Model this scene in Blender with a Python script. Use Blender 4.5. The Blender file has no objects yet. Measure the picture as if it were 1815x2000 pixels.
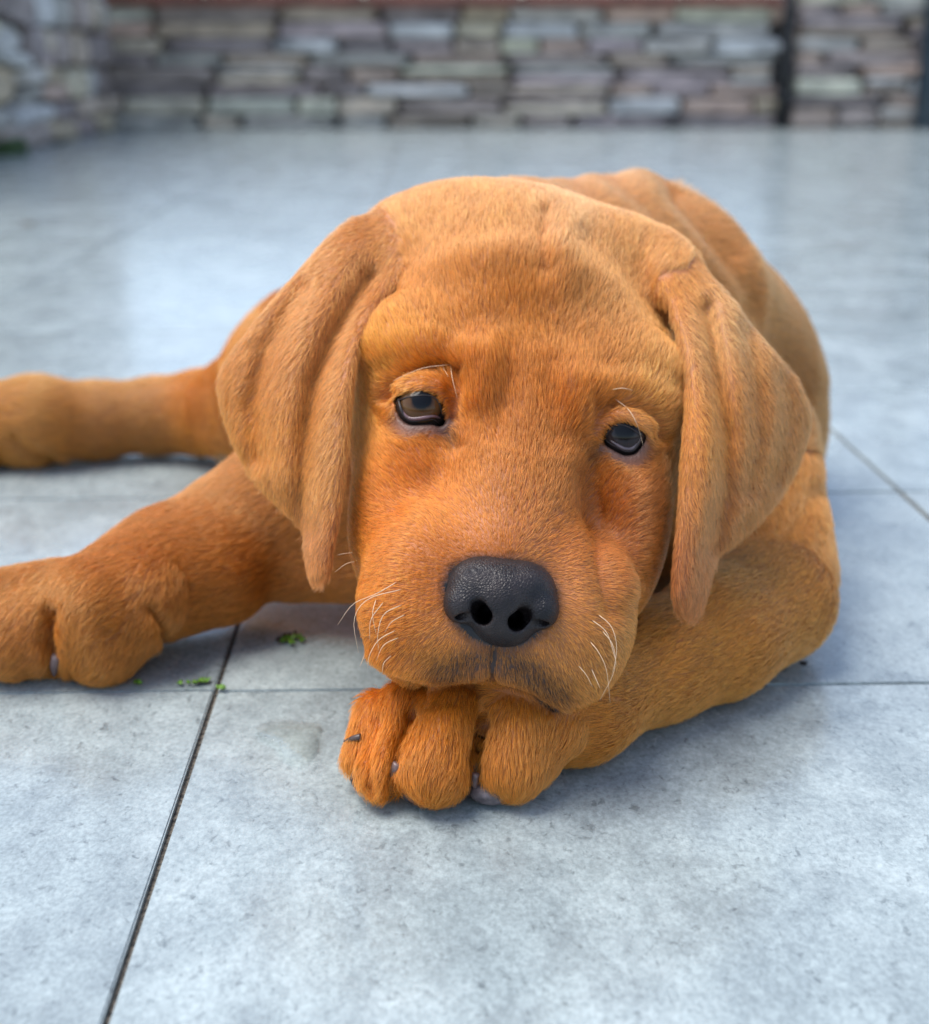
import bpy, bmesh, math, random
import numpy as np
from mathutils import Vector, Matrix

rng = np.random.default_rng(7)
random.seed(7)
scene = bpy.context.scene
col = scene.collection

# ------------------------------------------------------------------ camera
W0, H0, FPX = 1815.0, 2000.0, 2600.0          # survey of the photograph, in its own pixels
CAM_H = 0.25
PITCH = math.atan(877.0 / FPX)
YAW = 0.0283
cF = np.array([math.sin(YAW) * math.cos(PITCH), math.cos(YAW) * math.cos(PITCH), -math.sin(PITCH)])
cR = np.array([math.cos(YAW), -math.sin(YAW), 0.0])
cU = np.cross(cR, cF)
cP = np.array([0.0, 0.0, CAM_H])
cam = bpy.data.cameras.new("camera")
cam_ob = bpy.data.objects.new("camera", cam)
col.objects.link(cam_ob)
M = Matrix.Identity(4)
for i in range(3):
    M[i][0], M[i][1], M[i][2], M[i][3] = cR[i], cU[i], -cF[i], cP[i]
cam_ob.matrix_world = M
cam.sensor_fit = 'HORIZONTAL'
cam.sensor_width = 36.0
cam.lens = FPX / W0 * 36.0
cam.clip_start = 0.02
cam.clip_end = 500.0
cam.dof.use_dof = True
cam.dof.focus_distance = 0.462
cam.dof.aperture_fstop = 8.5
scene.camera = cam_ob

# ------------------------------------------------------------------ sky, sun, exposure
SUN_EL, SUN_AZ = math.radians(66), math.radians(-82)      # azimuth from +Y, clockwise seen from above
world = bpy.data.worlds.new("World")
scene.world = world
world.use_nodes = True
wn = world.node_tree
bg = wn.nodes['Background']
sky = wn.nodes.new('ShaderNodeTexSky')
sky.sky_type = 'NISHITA'
sky.sun_disc = False
sky.sun_elevation = SUN_EL
sky.sun_rotation = SUN_AZ
sky.air_density = 1.0
sky.dust_density = 1.0
sky.ozone_density = 1.0
hs = wn.nodes.new('ShaderNodeHueSaturation')          # thin cloud: a paler sky than clear blue
hs.inputs['Saturation'].default_value = 0.85
wn.links.new(sky.outputs[0], hs.inputs['Color'])
wn.links.new(hs.outputs[0], bg.inputs[0])
bg.inputs[1].default_value = 0.15
sun = bpy.data.lights.new("sun", 'SUN')
sun.energy = 2.2
sun.angle = math.radians(40)
sun.color = (1.0, 0.95, 0.88)
sun_ob = bpy.data.objects.new("sun", sun)
col.objects.link(sun_ob)
sd = Vector((math.sin(SUN_AZ) * math.cos(SUN_EL), math.cos(SUN_AZ) * math.cos(SUN_EL), math.sin(SUN_EL)))
sun_ob.rotation_euler = (-sd).to_track_quat('-Z', 'Y').to_euler()
scene.view_settings.view_transform = 'Standard'
scene.view_settings.look = 'None'
scene.view_settings.exposure = 1.05
scene.view_settings.gamma = 1.0
scene.view_settings.use_curve_mapping = False
scene.cycles.use_denoising = True
scene.cycles.max_bounces = 12
scene.cycles_curves.shape = 'RIBBONS'
scene.cycles_curves.subdivisions = 2

# ------------------------------------------------------------------ helpers
def U(px, py, z):
    """point seen at a photograph pixel, z metres in front of the lens"""
    return cP + cR * ((px - W0 / 2) / FPX * z) - cU * ((py - H0 / 2) / FPX * z) + cF * z

def UH(px, py, h):
    """point seen at a photograph pixel, h metres above the ground"""
    d = cR * ((px - W0 / 2) / FPX) - cU * ((py - H0 / 2) / FPX) + cF
    t = (h - CAM_H) / d[2]
    return cP + d * t

def proj(P):
    q = P - cP
    z = q @ cF
    return (q @ cR) / z * FPX + W0 / 2, H0 / 2 - (q @ cU) / z * FPX, z

def srgb(r, g, b):
    c = np.array([r, g, b]) / 255.0
    return np.where(c <= 0.04045, c / 12.92, ((c + 0.055) / 1.055) ** 2.4)

def new_mat(name):
    m = bpy.data.materials.new(name)
    m.use_nodes = True
    return m, m.node_tree, m.node_tree.nodes['Principled BSDF']

def tag(o, label=None, cat=None, group=None, kind=None):
    for k, v in (('label', label), ('category', cat), ('group', group), ('kind', kind)):
        if v:
            o[k] = v
    return o

def empty(name, loc):
    o = bpy.data.objects.new(name, None)
    o.location = loc
    o.empty_display_size = 0.05
    col.objects.link(o)
    return o

def link(name, data, parent=None, mat=None):
    o = bpy.data.objects.new(name, data)
    col.objects.link(o)
    if parent is not None:
        o.parent = parent
        if parent.type == 'EMPTY' or parent.location.length > 0:
            o.matrix_parent_inverse = Matrix.Translation(parent.location).inverted()
    if mat is not None:
        data.materials.append(mat)
    return o

def mesh_np(name, V, F, smooth=True):
    me = bpy.data.meshes.new(name)
    V = np.asarray(V, np.float32)
    F = np.asarray(F, np.int32)
    me.vertices.add(len(V))
    me.vertices.foreach_set('co', V.ravel())
    k = F.shape[1]
    me.loops.add(F.size)
    me.loops.foreach_set('vertex_index', F.ravel())
    me.polygons.add(len(F))
    me.polygons.foreach_set('loop_start', np.arange(len(F), dtype=np.int32) * k)
    if smooth:
        me.polygons.foreach_set('use_smooth', np.ones(len(F), bool))
    me.update(calc_edges=True)
    return me

def tube(name, pts, radii, mat, parent=None, sides=6):
    pts = [Vector(p) for p in pts]
    bm = bmesh.new()
    rings = []
    for i, p in enumerate(pts):
        t = (pts[min(i + 1, len(pts) - 1)] - pts[max(i - 1, 0)]).normalized()
        a = t.cross(Vector((0.3, 0.2, 0.93))).normalized()
        b = t.cross(a)
        rings.append([bm.verts.new(p + (a * math.cos(2 * math.pi * k / sides) + b * math.sin(2 * math.pi * k / sides)) * radii[i]) for k in range(sides)])
    for r0, r1 in zip(rings, rings[1:]):
        for k in range(sides):
            bm.faces.new((r0[k], r0[(k + 1) % sides], r1[(k + 1) % sides], r1[k]))
    bm.faces.new(rings[0][::-1])
    bm.faces.new(rings[-1])
    me = bpy.data.meshes.new(name)
    bm.to_mesh(me)
    bm.free()
    me.polygons.foreach_set('use_smooth', np.ones(len(me.polygons), bool))
    return link(name, me, parent, mat)

def spline(pts, n):
    """Catmull-Rom through the points"""
    P = np.array([np.asarray(p, float) for p in pts])
    P = np.vstack([2 * P[0] - P[1], P, 2 * P[-1] - P[-2]])
    out = []
    m = len(P) - 3
    for q in np.linspace(0, m - 1e-6, n):
        i = int(q); t = q - i
        a, b, c, d = P[i], P[i + 1], P[i + 2], P[i + 3]
        out.append(0.5 * ((2 * b) + (c - a) * t + (2 * a - 5 * b + 4 * c - d) * t * t + (3 * b - a - 3 * c + d) * t ** 3))
    return np.array(out)

# ------------------------------------------------------------------ materials of the place
def tile_material():
    m, nt, b = new_mat("porcelain_tile")
    N, L = nt.nodes, nt.links
    tc = N.new('ShaderNodeTexCoord')
    oi = N.new('ShaderNodeObjectInfo')
    off = N.new('ShaderNodeVectorMath'); off.operation = 'SCALE'
    comb = N.new('ShaderNodeCombineXYZ')
    L.new(oi.outputs['Random'], comb.inputs[0]); L.new(oi.outputs['Random'], comb.inputs[1]); L.new(oi.outputs['Random'], comb.inputs[2])
    L.new(comb.outputs[0], off.inputs[0]); off.inputs['Scale'].default_value = 37.0
    add = N.new('ShaderNodeVectorMath'); add.operation = 'ADD'
    L.new(tc.outputs['Object'], add.inputs[0]); L.new(off.outputs[0], add.inputs[1])
    mp = N.new('ShaderNodeMapping'); mp.inputs['Scale'].default_value = (1.0, 0.72, 1.0)
    L.new(add.outputs[0], mp.inputs[0])
    def noise(scale, detail, rough, dist=0.0, src=None):
        n = N.new('ShaderNodeTexNoise')
        n.inputs['Scale'].default_value = scale; n.inputs['Detail'].default_value = detail
        n.inputs['Roughness'].default_value = rough; n.inputs['Distortion'].default_value = dist
        L.new((src or mp).outputs[0], n.inputs['Vector'])
        return n
    n1 = noise(12, 12, 0.72, 0.3)
    n2 = noise(45, 9, 0.75, 0.2)
    n3 = noise(240, 5, 0.65, 0.5)
    n4 = noise(620, 3, 0.6, 0.0)
    r1 = N.new('ShaderNodeValToRGB')
    e = r1.color_ramp.elements
    e[0].position = 0.32; e[0].color = (0.235, 0.274, 0.272, 1)
    e[1].position = 0.68; e[1].color = (0.34, 0.386, 0.38, 1)
    e2 = r1.color_ramp.elements.new(0.5); e2.color = (0.274, 0.318, 0.315, 1)
    L.new(n1.outputs[0], r1.inputs[0])
    mx = N.new('ShaderNodeMix'); mx.data_type = 'RGBA'; mx.blend_type = 'OVERLAY'
    r2 = N.new('ShaderNodeValToRGB')
    e = r2.color_ramp.elements
    e[0].position = 0.36; e[0].color = (0.25, 0.26, 0.28, 1)
    e[1].position = 0.60; e[1].color = (0.70, 0.70, 0.70, 1)
    L.new(n2.outputs[0], r2.inputs[0])
    mx.inputs[0].default_value = 0.42
    L.new(r1.outputs[0], mx.inputs[6]); L.new(r2.outputs[0], mx.inputs[7])
    # dark veins and pits
    r3 = N.new('ShaderNodeValToRGB')
    e = r3.color_ramp.elements
    e[0].position = 0.31; e[0].color = (0.30, 0.31, 0.32, 1)
    e[1].position = 0.42; e[1].color = (1, 1, 1, 1)
    L.new(n3.outputs[0], r3.inputs[0])
    mx2 = N.new('ShaderNodeMix'); mx2.data_type = 'RGBA'; mx2.blend_type = 'MULTIPLY'
    mx2.inputs[0].default_value = 0.6
    L.new(mx.outputs[2], mx2.inputs[6]); L.new(r3.outputs[0], mx2.inputs[7])
    r4 = N.new('ShaderNodeValToRGB')
    e = r4.color_ramp.elements
    e[0].position = 0.30; e[0].color = (0.62, 0.63, 0.64, 1)
    e[1].position = 0.66; e[1].color = (1.18, 1.18, 1.18, 1)
    L.new(n4.outputs[0], r4.inputs[0])
    mx3 = N.new('ShaderNodeMix'); mx3.data_type = 'RGBA'; mx3.blend_type = 'MULTIPLY'; mx3.inputs[0].default_value = 0.65
    L.new(mx2.outputs[2], mx3.inputs[6]); L.new(r4.outputs[0], mx3.inputs[7])
    L.new(mx3.outputs[2], b.inputs['Base Color'])
    rr = N.new('ShaderNodeMapRange')
    rr.inputs['From Min'].default_value = 0.35; rr.inputs['From Max'].default_value = 0.65
    rr.inputs['To Min'].default_value = 0.18; rr.inputs['To Max'].default_value = 0.34
    L.new(n1.outputs[0], rr.inputs[0])
    L.new(rr.outputs[0], b.inputs['Roughness'])
    b.inputs['Specular IOR Level'].default_value = 0.5
    b.inputs['Coat Weight'].default_value = 0.35
    b.inputs['Coat Roughness'].default_value = 0.14
    bp = N.new('ShaderNodeBump'); bp.inputs['Strength'].default_value = 0.16; bp.inputs['Distance'].default_value = 0.0012
    ad = N.new('ShaderNodeMath'); ad.operation = 'ADD'
    L.new(n2.outputs[0], ad.inputs[0]); L.new(n3.outputs[0], ad.inputs[1])
    L.new(ad.outputs[0], bp.inputs['Height'])
    L.new(bp.outputs[0], b.inputs['Normal'])
    return m

def grout_material():
    m, nt, b = new_mat("sandy_grout")
    N, L = nt.nodes, nt.links
    tc = N.new('ShaderNodeTexCoord')
    n = N.new('ShaderNodeTexNoise'); n.inputs['Scale'].default_value = 420; n.inputs['Detail'].default_value = 6
    L.new(tc.outputs['Object'], n.inputs['Vector'])
    r = N.new('ShaderNodeValToRGB')
    e = r.color_ramp.elements
    e[0].position = 0.36; e[0].color = (0.02, 0.018, 0.016, 1)
    e[1].position = 0.68; e[1].color = (0.20, 0.17, 0.13, 1)
    L.new(n.outputs[0], r.inputs[0]); L.new(r.outputs[0], b.inputs['Base Color'])
    b.inputs['Roughness'].default_value = 0.9
    bp = N.new('ShaderNodeBump'); bp.inputs['Distance'].default_value = 0.001
    L.new(n.outputs[0], bp.inputs['Height']); L.new(bp.outputs[0], b.inputs['Normal'])
    return m

def stone_material():
    m, nt, b = new_mat("field_stone")
    N, L = nt.nodes, nt.links
    tc = N.new('ShaderNodeTexCoord'); oi = N.new('ShaderNodeObjectInfo')
    geo = N.new('ShaderNodeNewGeometry')
    n = N.new('ShaderNodeTexNoise'); n.inputs['Scale'].default_value = 16; n.inputs['Detail'].default_value = 8; n.inputs['Roughness'].default_value = 0.65
    mp = N.new('ShaderNodeMapping'); mp.inputs['Scale'].default_value = (0.6, 0.6, 1.8)
    L.new(geo.outputs['Position'], mp.inputs[0]); L.new(mp.outputs[0], n.inputs['Vector'])
    r = N.new('ShaderNodeValToRGB')
    e = r.color_ramp.elements
    e[0].position = 0.3; e[0].color = (0.36, 0.36, 0.36, 1)
    e[1].position = 0.7; e[1].color = (1.35, 1.35, 1.3, 1)
    L.new(n.outputs[0], r.inputs[0])
    mx = N.new('ShaderNodeMix'); mx.data_type = 'RGBA'; mx.blend_type = 'MULTIPLY'; mx.inputs[0].default_value = 1.0
    L.new(oi.outputs['Color'], mx.inputs[6]); L.new(r.outputs[0], mx.inputs[7])
    L.new(mx.outputs[2], b.inputs['Base Color'])
    b.inputs['Roughness'].default_value = 0.75
    bp = N.new('ShaderNodeBump'); bp.inputs['Strength'].default_value = 0.8; bp.inputs['Distance'].default_value = 0.01
    L.new(n.outputs[0], bp.inputs['Height']); L.new(bp.outputs[0], b.inputs['Normal'])
    return m

def plain(name, color, rough=0.6, scale=30.0, amount=0.35, bump=0.0, coat=0.0):
    m, nt, b = new_mat(name)
    N, L = nt.nodes, nt.links
    tc = N.new('ShaderNodeTexCoord')
    n = N.new('ShaderNodeTexNoise'); n.inputs['Scale'].default_value = scale; n.inputs['Detail'].default_value = 6
    L.new(tc.outputs['Object'], n.inputs['Vector'])
    r = N.new('ShaderNodeValToRGB')
    e = r.color_ramp.elements
    e[0].position = 0.3; e[0].color = tuple(np.array(color) * (1 - amount)) + (1,)
    e[1].position = 0.7; e[1].color = tuple(np.minimum(np.array(color) * (1 + amount), 1)) + (1,)
    L.new(n.outputs[0], r.inputs[0]); L.new(r.outputs[0], b.inputs['Base Color'])
    b.inputs['Roughness'].default_value = rough
    b.inputs['Coat Weight'].default_value = coat
    b.inputs['Coat Roughness'].default_value = 0.05
    if bump:
        bp = N.new('ShaderNodeBump'); bp.inputs['Distance'].default_value = bump
        L.new(n.outputs[0], bp.inputs['Height']); L.new(bp.outputs[0], b.inputs['Normal'])
    return m

MT_TILE, MT_GROUT, MT_STONE = tile_material(), grout_material(), stone_material()
MT_EARTH = plain("earth", (0.09, 0.08, 0.06), 0.95, 8, 0.4)
MT_MORTAR = plain("dark_mortar", (0.085, 0.08, 0.078), 0.95, 25, 0.5, 0.01)
MT_TERRACOTTA = plain("terracotta", (0.20, 0.075, 0.05), 0.6, 12, 0.3, 0.003)
MT_POST = plain("dark_painted_metal", (0.012, 0.03, 0.045), 0.35, 10, 0.2)
MT_PIPE = plain("black_plastic", (0.012, 0.012, 0.014), 0.45, 10, 0.2)
MT_MOSS = plain("moss", (0.04, 0.07, 0.02), 0.95, 60, 0.5, 0.01)

# ------------------------------------------------------------------ ground and terrace
def box_mesh(name, x0, x1, y0, y1, z0, z1, bev=0.0, seg=1):
    bm = bmesh.new()
    bmesh.ops.create_cube(bm, size=1)
    for v in bm.verts:
        v.co = Vector(((x0 + x1) / 2 + v.co.x * (x1 - x0), (y0 + y1) / 2 + v.co.y * (y1 - y0), (z0 + z1) / 2 + v.co.z * (z1 - z0)))
    if bev:
        bmesh.ops.bevel(bm, geom=list(bm.edges), offset=bev, segments=seg, affect='EDGES')
    me = bpy.data.meshes.new(name)
    bm.to_mesh(me); bm.free()
    return me

bm = bmesh.new()
bmesh.ops.create_grid(bm, x_segments=8, y_segments=8, size=150)
me = bpy.data.meshes.new("ground"); bm.to_mesh(me); bm.free()
g = link("ground", me, None, MT_EARTH); g.location.z = -0.03
tag(g, "bare dark earth under and around the terrace", "ground", kind="structure")

ROW0 = UH(900, 1343, 0)[1]
COL0 = UH(424, 1343, 0)[0]
TW, TD = UH(2185, 1343, 0)[0] - COL0, 0.264
WALL_Y = UH(900, 250, 0)[1]
LEFT_X = 0.5 * (UH(265, 246, 0)[0] + UH(0, 300, 0)[0])
X1 = COL0 + TW * 8
terrace = link("terrace", box_mesh("terrace", LEFT_X - 0.2, X1, ROW0 - TD * 3, WALL_Y + 0.1, -0.028, -0.0022), None, MT_GROUT)
tag(terrace, "blue grey porcelain tiled terrace floor, damp near the puppy", "terrace", kind="structure")
tile_me = box_mesh("tile", -TW / 2 + 0.0011, TW / 2 - 0.0011, -TD / 2 + 0.0003, TD / 2 - 0.0003, -0.009, 0.0, 0.0006, 2)
tile_me.materials.append(MT_TILE)
j = -3
while ROW0 + j * TD < WALL_Y:
    i = -8
    while i < 8:
        cx = COL0 + (i + 0.5) * TW + rng.normal(0, 0.0002)
        if cx + TW / 2 > LEFT_X - 0.15:
            o = bpy.data.objects.new("tile", tile_me)
            col.objects.link(o)
            o.location = (cx, ROW0 + (j + 0.5) * TD, rng.uniform(-0.0004, 0.0))
            o.rotation_euler = (rng.normal(0, 0.0012), rng.normal(0, 0.0010), 0)
            o.parent = terrace
        i += 1
    j += 1

# ------------------------------------------------------------------ stone walls, stone by stone
def stone_variant(k):
    bm = bmesh.new()
    bmesh.ops.create_cube(bm, size=1)
    bmesh.ops.subdivide_edges(bm, edges=list(bm.edges), cuts=2, use_grid_fill=True)
    r = random.Random(k)
    for v in bm.verts:
        c = v.co
        m = sorted((abs(c.x), abs(c.y), abs(c.z)))
        if m[1] > 0.45:
            v.co = c * (0.93 if m[0] < 0.45 else 0.86)
        v.co += Vector((r.uniform(-1, 1), r.uniform(-1, 1), r.uniform(-1, 1))) * 0.035
    me = bpy.data.meshes.new("stone")
    bm.to_mesh(me); bm.free()
    me.materials.append(MT_STONE)
    return me
STONES = [stone_variant(k) for k in range(14)]
PALETTE = [(150, 138, 125), (128, 118, 115), (110, 100, 100), (165, 150, 130), (140, 128, 105), (120, 108, 96), (150, 150, 148), (135, 118, 108), (100, 92, 95), (172, 163, 148), (128, 130, 128), (150, 128, 116), (140, 128, 132)]
PALE = [(185, 195, 185), (196, 196, 190), (170, 180, 172)]

def lay_stones(parent, length, height, place, r, hmin=0.038, hmax=0.088, wmin=0.15, wmax=0.5, pale=0.1):
    """courses of uneven stones; place(u, v, du, dv) puts one on the wall face"""
    v = 0.0
    while v < height:
        hh = r.uniform(hmin, hmax)
        u = -r.uniform(0, 0.2)
        while u < length:
            ww = r.uniform(wmin, wmax)
            if r.random() < 0.35 and hh > 0.07:
                cut = r.uniform(0.35, 0.65)
                parts = [(u, v, ww, hh * cut), (u, v + hh * cut, ww, hh * (1 - cut))]
            else:
                parts = [(u, v, ww, hh)]
            for (a, bb, du, dv) in parts:
                a0, a1 = max(a, 0), min(a + du, length)
                if a1 - a0 < 0.04:
                    continue
                o = bpy.data.objects.new("stone", r.choice(STONES))
                col.objects.link(o)
                c = r.choice(PALE) if r.random() < pale else r.choice(PALETTE)
                f = r.uniform(0.72, 1.1)
                lin = np.minimum(srgb(*c) * f * np.array([2.35, 2.2, 2.08]), 0.75)
                lin = lin * 0.66 + np.array([0.40, 0.365, 0.345]) * 0.34
                o.color = (*lin, 1)
                place(o, (a0 + a1) / 2, bb + dv / 2, (a1 - a0), dv, r)
                o.parent = parent
                o.matrix_parent_inverse = Matrix.Translation(parent.location).inverted()
            u += ww
        v += hh

r = random.Random(3)
def wz(py):      # height on the back wall's face for a photograph row
    d = -cU * ((py - H0 / 2) / FPX) + cF
    return CAM_H + d[2] * (WALL_Y / d[1])
def wx(px, y=None):
    d = cR * ((px - W0 / 2) / FPX) - cU * ((120 - H0 / 2) / FPX) + cF
    return d[0] * ((WALL_Y if y is None else y) / d[1])
TOPZ = wz(14)
PIER_X0 = wx(1548)
GAP_X = wx(1534)
BX0 = LEFT_X - 0.25

back = empty("stone_wall", ((BX0 + GAP_X) / 2, WALL_Y, 0))
tag(back, "low dry stone wall with terracotta coping across the back of the terrace", "wall")
link("core", box_mesh("core", BX0, GAP_X + 0.02, WALL_Y + 0.07, WALL_Y + 0.30, -0.02, TOPZ - 0.004), back, MT_MORTAR)
def place_back(o, u, v, du, dv, r):
    o.location = (BX0 + u, WALL_Y + 0.07 + r.uniform(-0.02, 0.01), v)
    o.scale = (du * 0.985, 0.15, dv * 0.95)
    o.rotation_euler = (0, r.uniform(-0.02, 0.02), r.choice((0, 0, math.pi)) + r.uniform(-0.03, 0.03))
lay_stones(back, GAP_X - BX0 - 0.02, TOPZ - 0.05, place_back, r)
x = BX0
while x < GAP_X - 0.05:
    w = min(0.62, GAP_X - 0.03 - x)
    link("coping", box_mesh("coping", x + 0.004, x + w - 0.004, WALL_Y - 0.06, WALL_Y + 0.34, TOPZ + 0.002, TOPZ + 0.05, 0.006, 2), back, MT_TERRACOTTA)
    x += w

pier = empty("stone_pier", ((PIER_X0 + wx(1960)) / 2, WALL_Y - 0.1, 0))
tag(pier, "taller stone pier right of the dark drainpipe, without coping", "pier")
PX1 = wx(2100)
link("core", box_mesh("core", PIER_X0 + 0.02, PX1, WALL_Y + 0.03, WALL_Y + 0.3, -0.02, 1.1), pier, MT_MORTAR)
def place_pier(o, u, v, du, dv, r):
    o.location = (PIER_X0 + u, WALL_Y + 0.03 + r.uniform(-0.02, 0.01), v)
    o.scale = (du * 0.985, 0.15, dv * 0.95)
    o.rotation_euler = (0, r.uniform(-0.02, 0.02), r.uniform(-0.03, 0.03))
lay_stones(pier, PX1 - PIER_X0, 1.1, place_pier, r, pale=0.16)

left = empty("stone_wall", (LEFT_X - 0.1, WALL_Y - 1.6, 0))
tag(left, "rough rubble stone wall running along the left side of the terrace", "wall")
LEN = 3.2
link("core", box_mesh("core", LEFT_X - 0.35, LEFT_X - 0.07, WALL_Y - LEN, WALL_Y - 0.02, -0.02, 1.1), left, MT_MORTAR)
def place_left(o, u, v, du, dv, r):
    o.location = (LEFT_X - 0.07 + r.uniform(-0.03, 0.02), WALL_Y - 0.04 - u, v)
    o.scale = (0.16, du * 0.96, dv * 0.93)
    o.rotation_euler = (r.uniform(-0.10, 0.10), r.uniform(-0.05, 0.05), r.uniform(-0.08, 0.08))
lay_stones(left, LEN - 0.05, 1.1, place_left, r, 0.05, 0.13, 0.14, 0.42, pale=0.22)

# drainpipe in the gap, and the post at the right edge
pipe = empty("drainpipe", (GAP_X, WALL_Y - 0.03, 0))
tag(pipe, "thin black drainpipe standing between the coped wall and the stone pier", "pipe")
tube("pipe", [(GAP_X, WALL_Y - 0.035, z) for z in (0.0, 0.3, 0.7, 1.1)], [0.024] * 4, MT_PIPE, pipe, 12)
for z in (0.12, 0.62):
    link("bracket", box_mesh("bracket", GAP_X - 0.034, GAP_X + 0.034, WALL_Y - 0.065, WALL_Y + 0.01, z, z + 0.02, 0.003), pipe, MT_PIPE)
PY = WALL_Y - 0.12
px0 = wx(1804, PY)
post = empty("gate_post", (px0 + 0.05, PY, 0))
tag(post, "dark blue green metal post cut off by the right edge of the picture", "post")
link("shaft", box_mesh("shaft", px0, px0 + 0.1, PY - 0.05, PY + 0.05, 0.012, 1.3, 0.006, 2), post, MT_POST)
link("base_plate", box_mesh("base_plate", px0 - 0.015, px0 + 0.115, PY - 0.065, PY + 0.065, 0.0, 0.012, 0.003), post, MT_POST)

# moss cushion at the foot of the left wall
def blob(name, c, r3, mat, parent=None, seed=0, jitter=0.2, sub=3):
    bm = bmesh.new()
    bmesh.ops.create_icosphere(bm, subdivisions=sub, radius=1)
    rr = random.Random(seed)
    for v in bm.verts:
        v.co = Vector((v.co.x * r3[0], v.co.y * r3[1], v.co.z * r3[2])) * (1 + rr.uniform(-jitter, jitter)) + Vector(c)
    me = bpy.data.meshes.new(name)
    bm.to_mesh(me); bm.free()
    me.polygons.foreach_set('use_smooth', np.ones(len(me.polygons), bool))
    return link(name, me, parent, mat)
p = UH(12, 292, 0.012)
tag(blob("moss", (LEFT_X + 0.02, p[1], 0.012), (0.045, 0.14, 0.03), MT_MOSS, None, 5, 0.3), "dark green moss cushion at the foot of the left stone wall", "moss")

# ------------------------------------------------------------------ the puppy: sculpted as one distance field
BIG = 0.05
class Cone:
    def __init__(s, a, b, ra, rb, k=0.008):
        s.a, s.b, s.ra, s.rb, s.k = np.asarray(a, float), np.asarray(b, float), ra, rb, k
        R = max(ra, rb)
        s.lo, s.hi = np.minimum(s.a, s.b) - R, np.maximum(s.a, s.b) + R
        d = s.b - s.a
        n = np.linalg.norm(d)
        s.dir = d / n if n > 1e-9 else np.zeros(3)
    def d(s, X, Y, Z):
        ab = s.b - s.a
        L2 = float(ab @ ab) + 1e-12
        t = ((X - s.a[0]) * ab[0] + (Y - s.a[1]) * ab[1] + (Z - s.a[2]) * ab[2]) / L2
        t = np.clip(t, 0, 1)
        dx = X - s.a[0] - t * ab[0]; dy = Y - s.a[1] - t * ab[1]; dz = Z - s.a[2] - t * ab[2]
        return np.sqrt(dx * dx + dy * dy + dz * dz) - (s.ra + t * (s.rb - s.ra))

class Ell:
    """ellipsoid with axes right / up / forward, rolled clockwise by `roll` degrees and tipped by `tip`"""
    def __init__(s, c, r, roll=0.0, tip=0.0, k=0.012, axes=None):
        s.c, s.r, s.k = np.asarray(c, float), np.asarray(r, float), k
        if axes is None:
            a = math.radians(roll)
            x = cR * math.cos(a) - cU * math.sin(a)
            y = cR * math.sin(a) + cU * math.cos(a)
            z = cF
            t = math.radians(tip)
            y, z = y * math.cos(t) + z * math.sin(t), -y * math.sin(t) + z * math.cos(t)
            axes = np.array([x, y, z])
        s.A = np.asarray(axes)
        ext = np.sqrt(((s.A * s.r[:, None]) ** 2).sum(0))
        s.lo, s.hi = s.c - ext, s.c + ext
        s.dir = np.zeros(3)
    def d(s, X, Y, Z):
        k0 = 0; k1 = 0
        for i in range(3):
            q = (X - s.c[0]) * s.A[i, 0] + (Y - s.c[1]) * s.A[i, 1] + (Z - s.c[2]) * s.A[i, 2]
            k0 = k0 + (q / s.r[i]) ** 2
            k1 = k1 + (q / s.r[i] ** 2) ** 2
        k0 = np.sqrt(k0); k1 = np.sqrt(k1) + 1e-6
        return k0 * (k0 - 1) / k1

class Poly:
    """smooth tapered strand of cones, joined without swelling"""
    def __init__(s, cones, k):
        s.cones, s.k = cones, k
        s.lo = np.min([c.lo for c in cones], 0); s.hi = np.max([c.hi for c in cones], 0)
        s.dir = np.zeros(3)
    def d(s, X, Y, Z):
        out = s.cones[0].d(X, Y, Z)
        for c in s.cones[1:]:
            out = np.minimum(out, c.d(X, Y, Z))
        return out

def smin(a, b, k):
    h = np.maximum(k - np.abs(a - b), 0) / k
    return np.minimum(a, b) - h * h * k * 0.25

def chain(pts, radii, k):
    return [Cone(pts[i], pts[i + 1], radii[i], radii[i + 1], k) for i in range(len(pts) - 1)]

def densify(rows, n):
    """rows of px, py, z, radius(mm) -> smooth polyline"""
    R = spline(rows, n)
    return [U(a, b, c) for a, b, c, _ in R], [d / 1000 for _, _, _, d in R]

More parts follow.
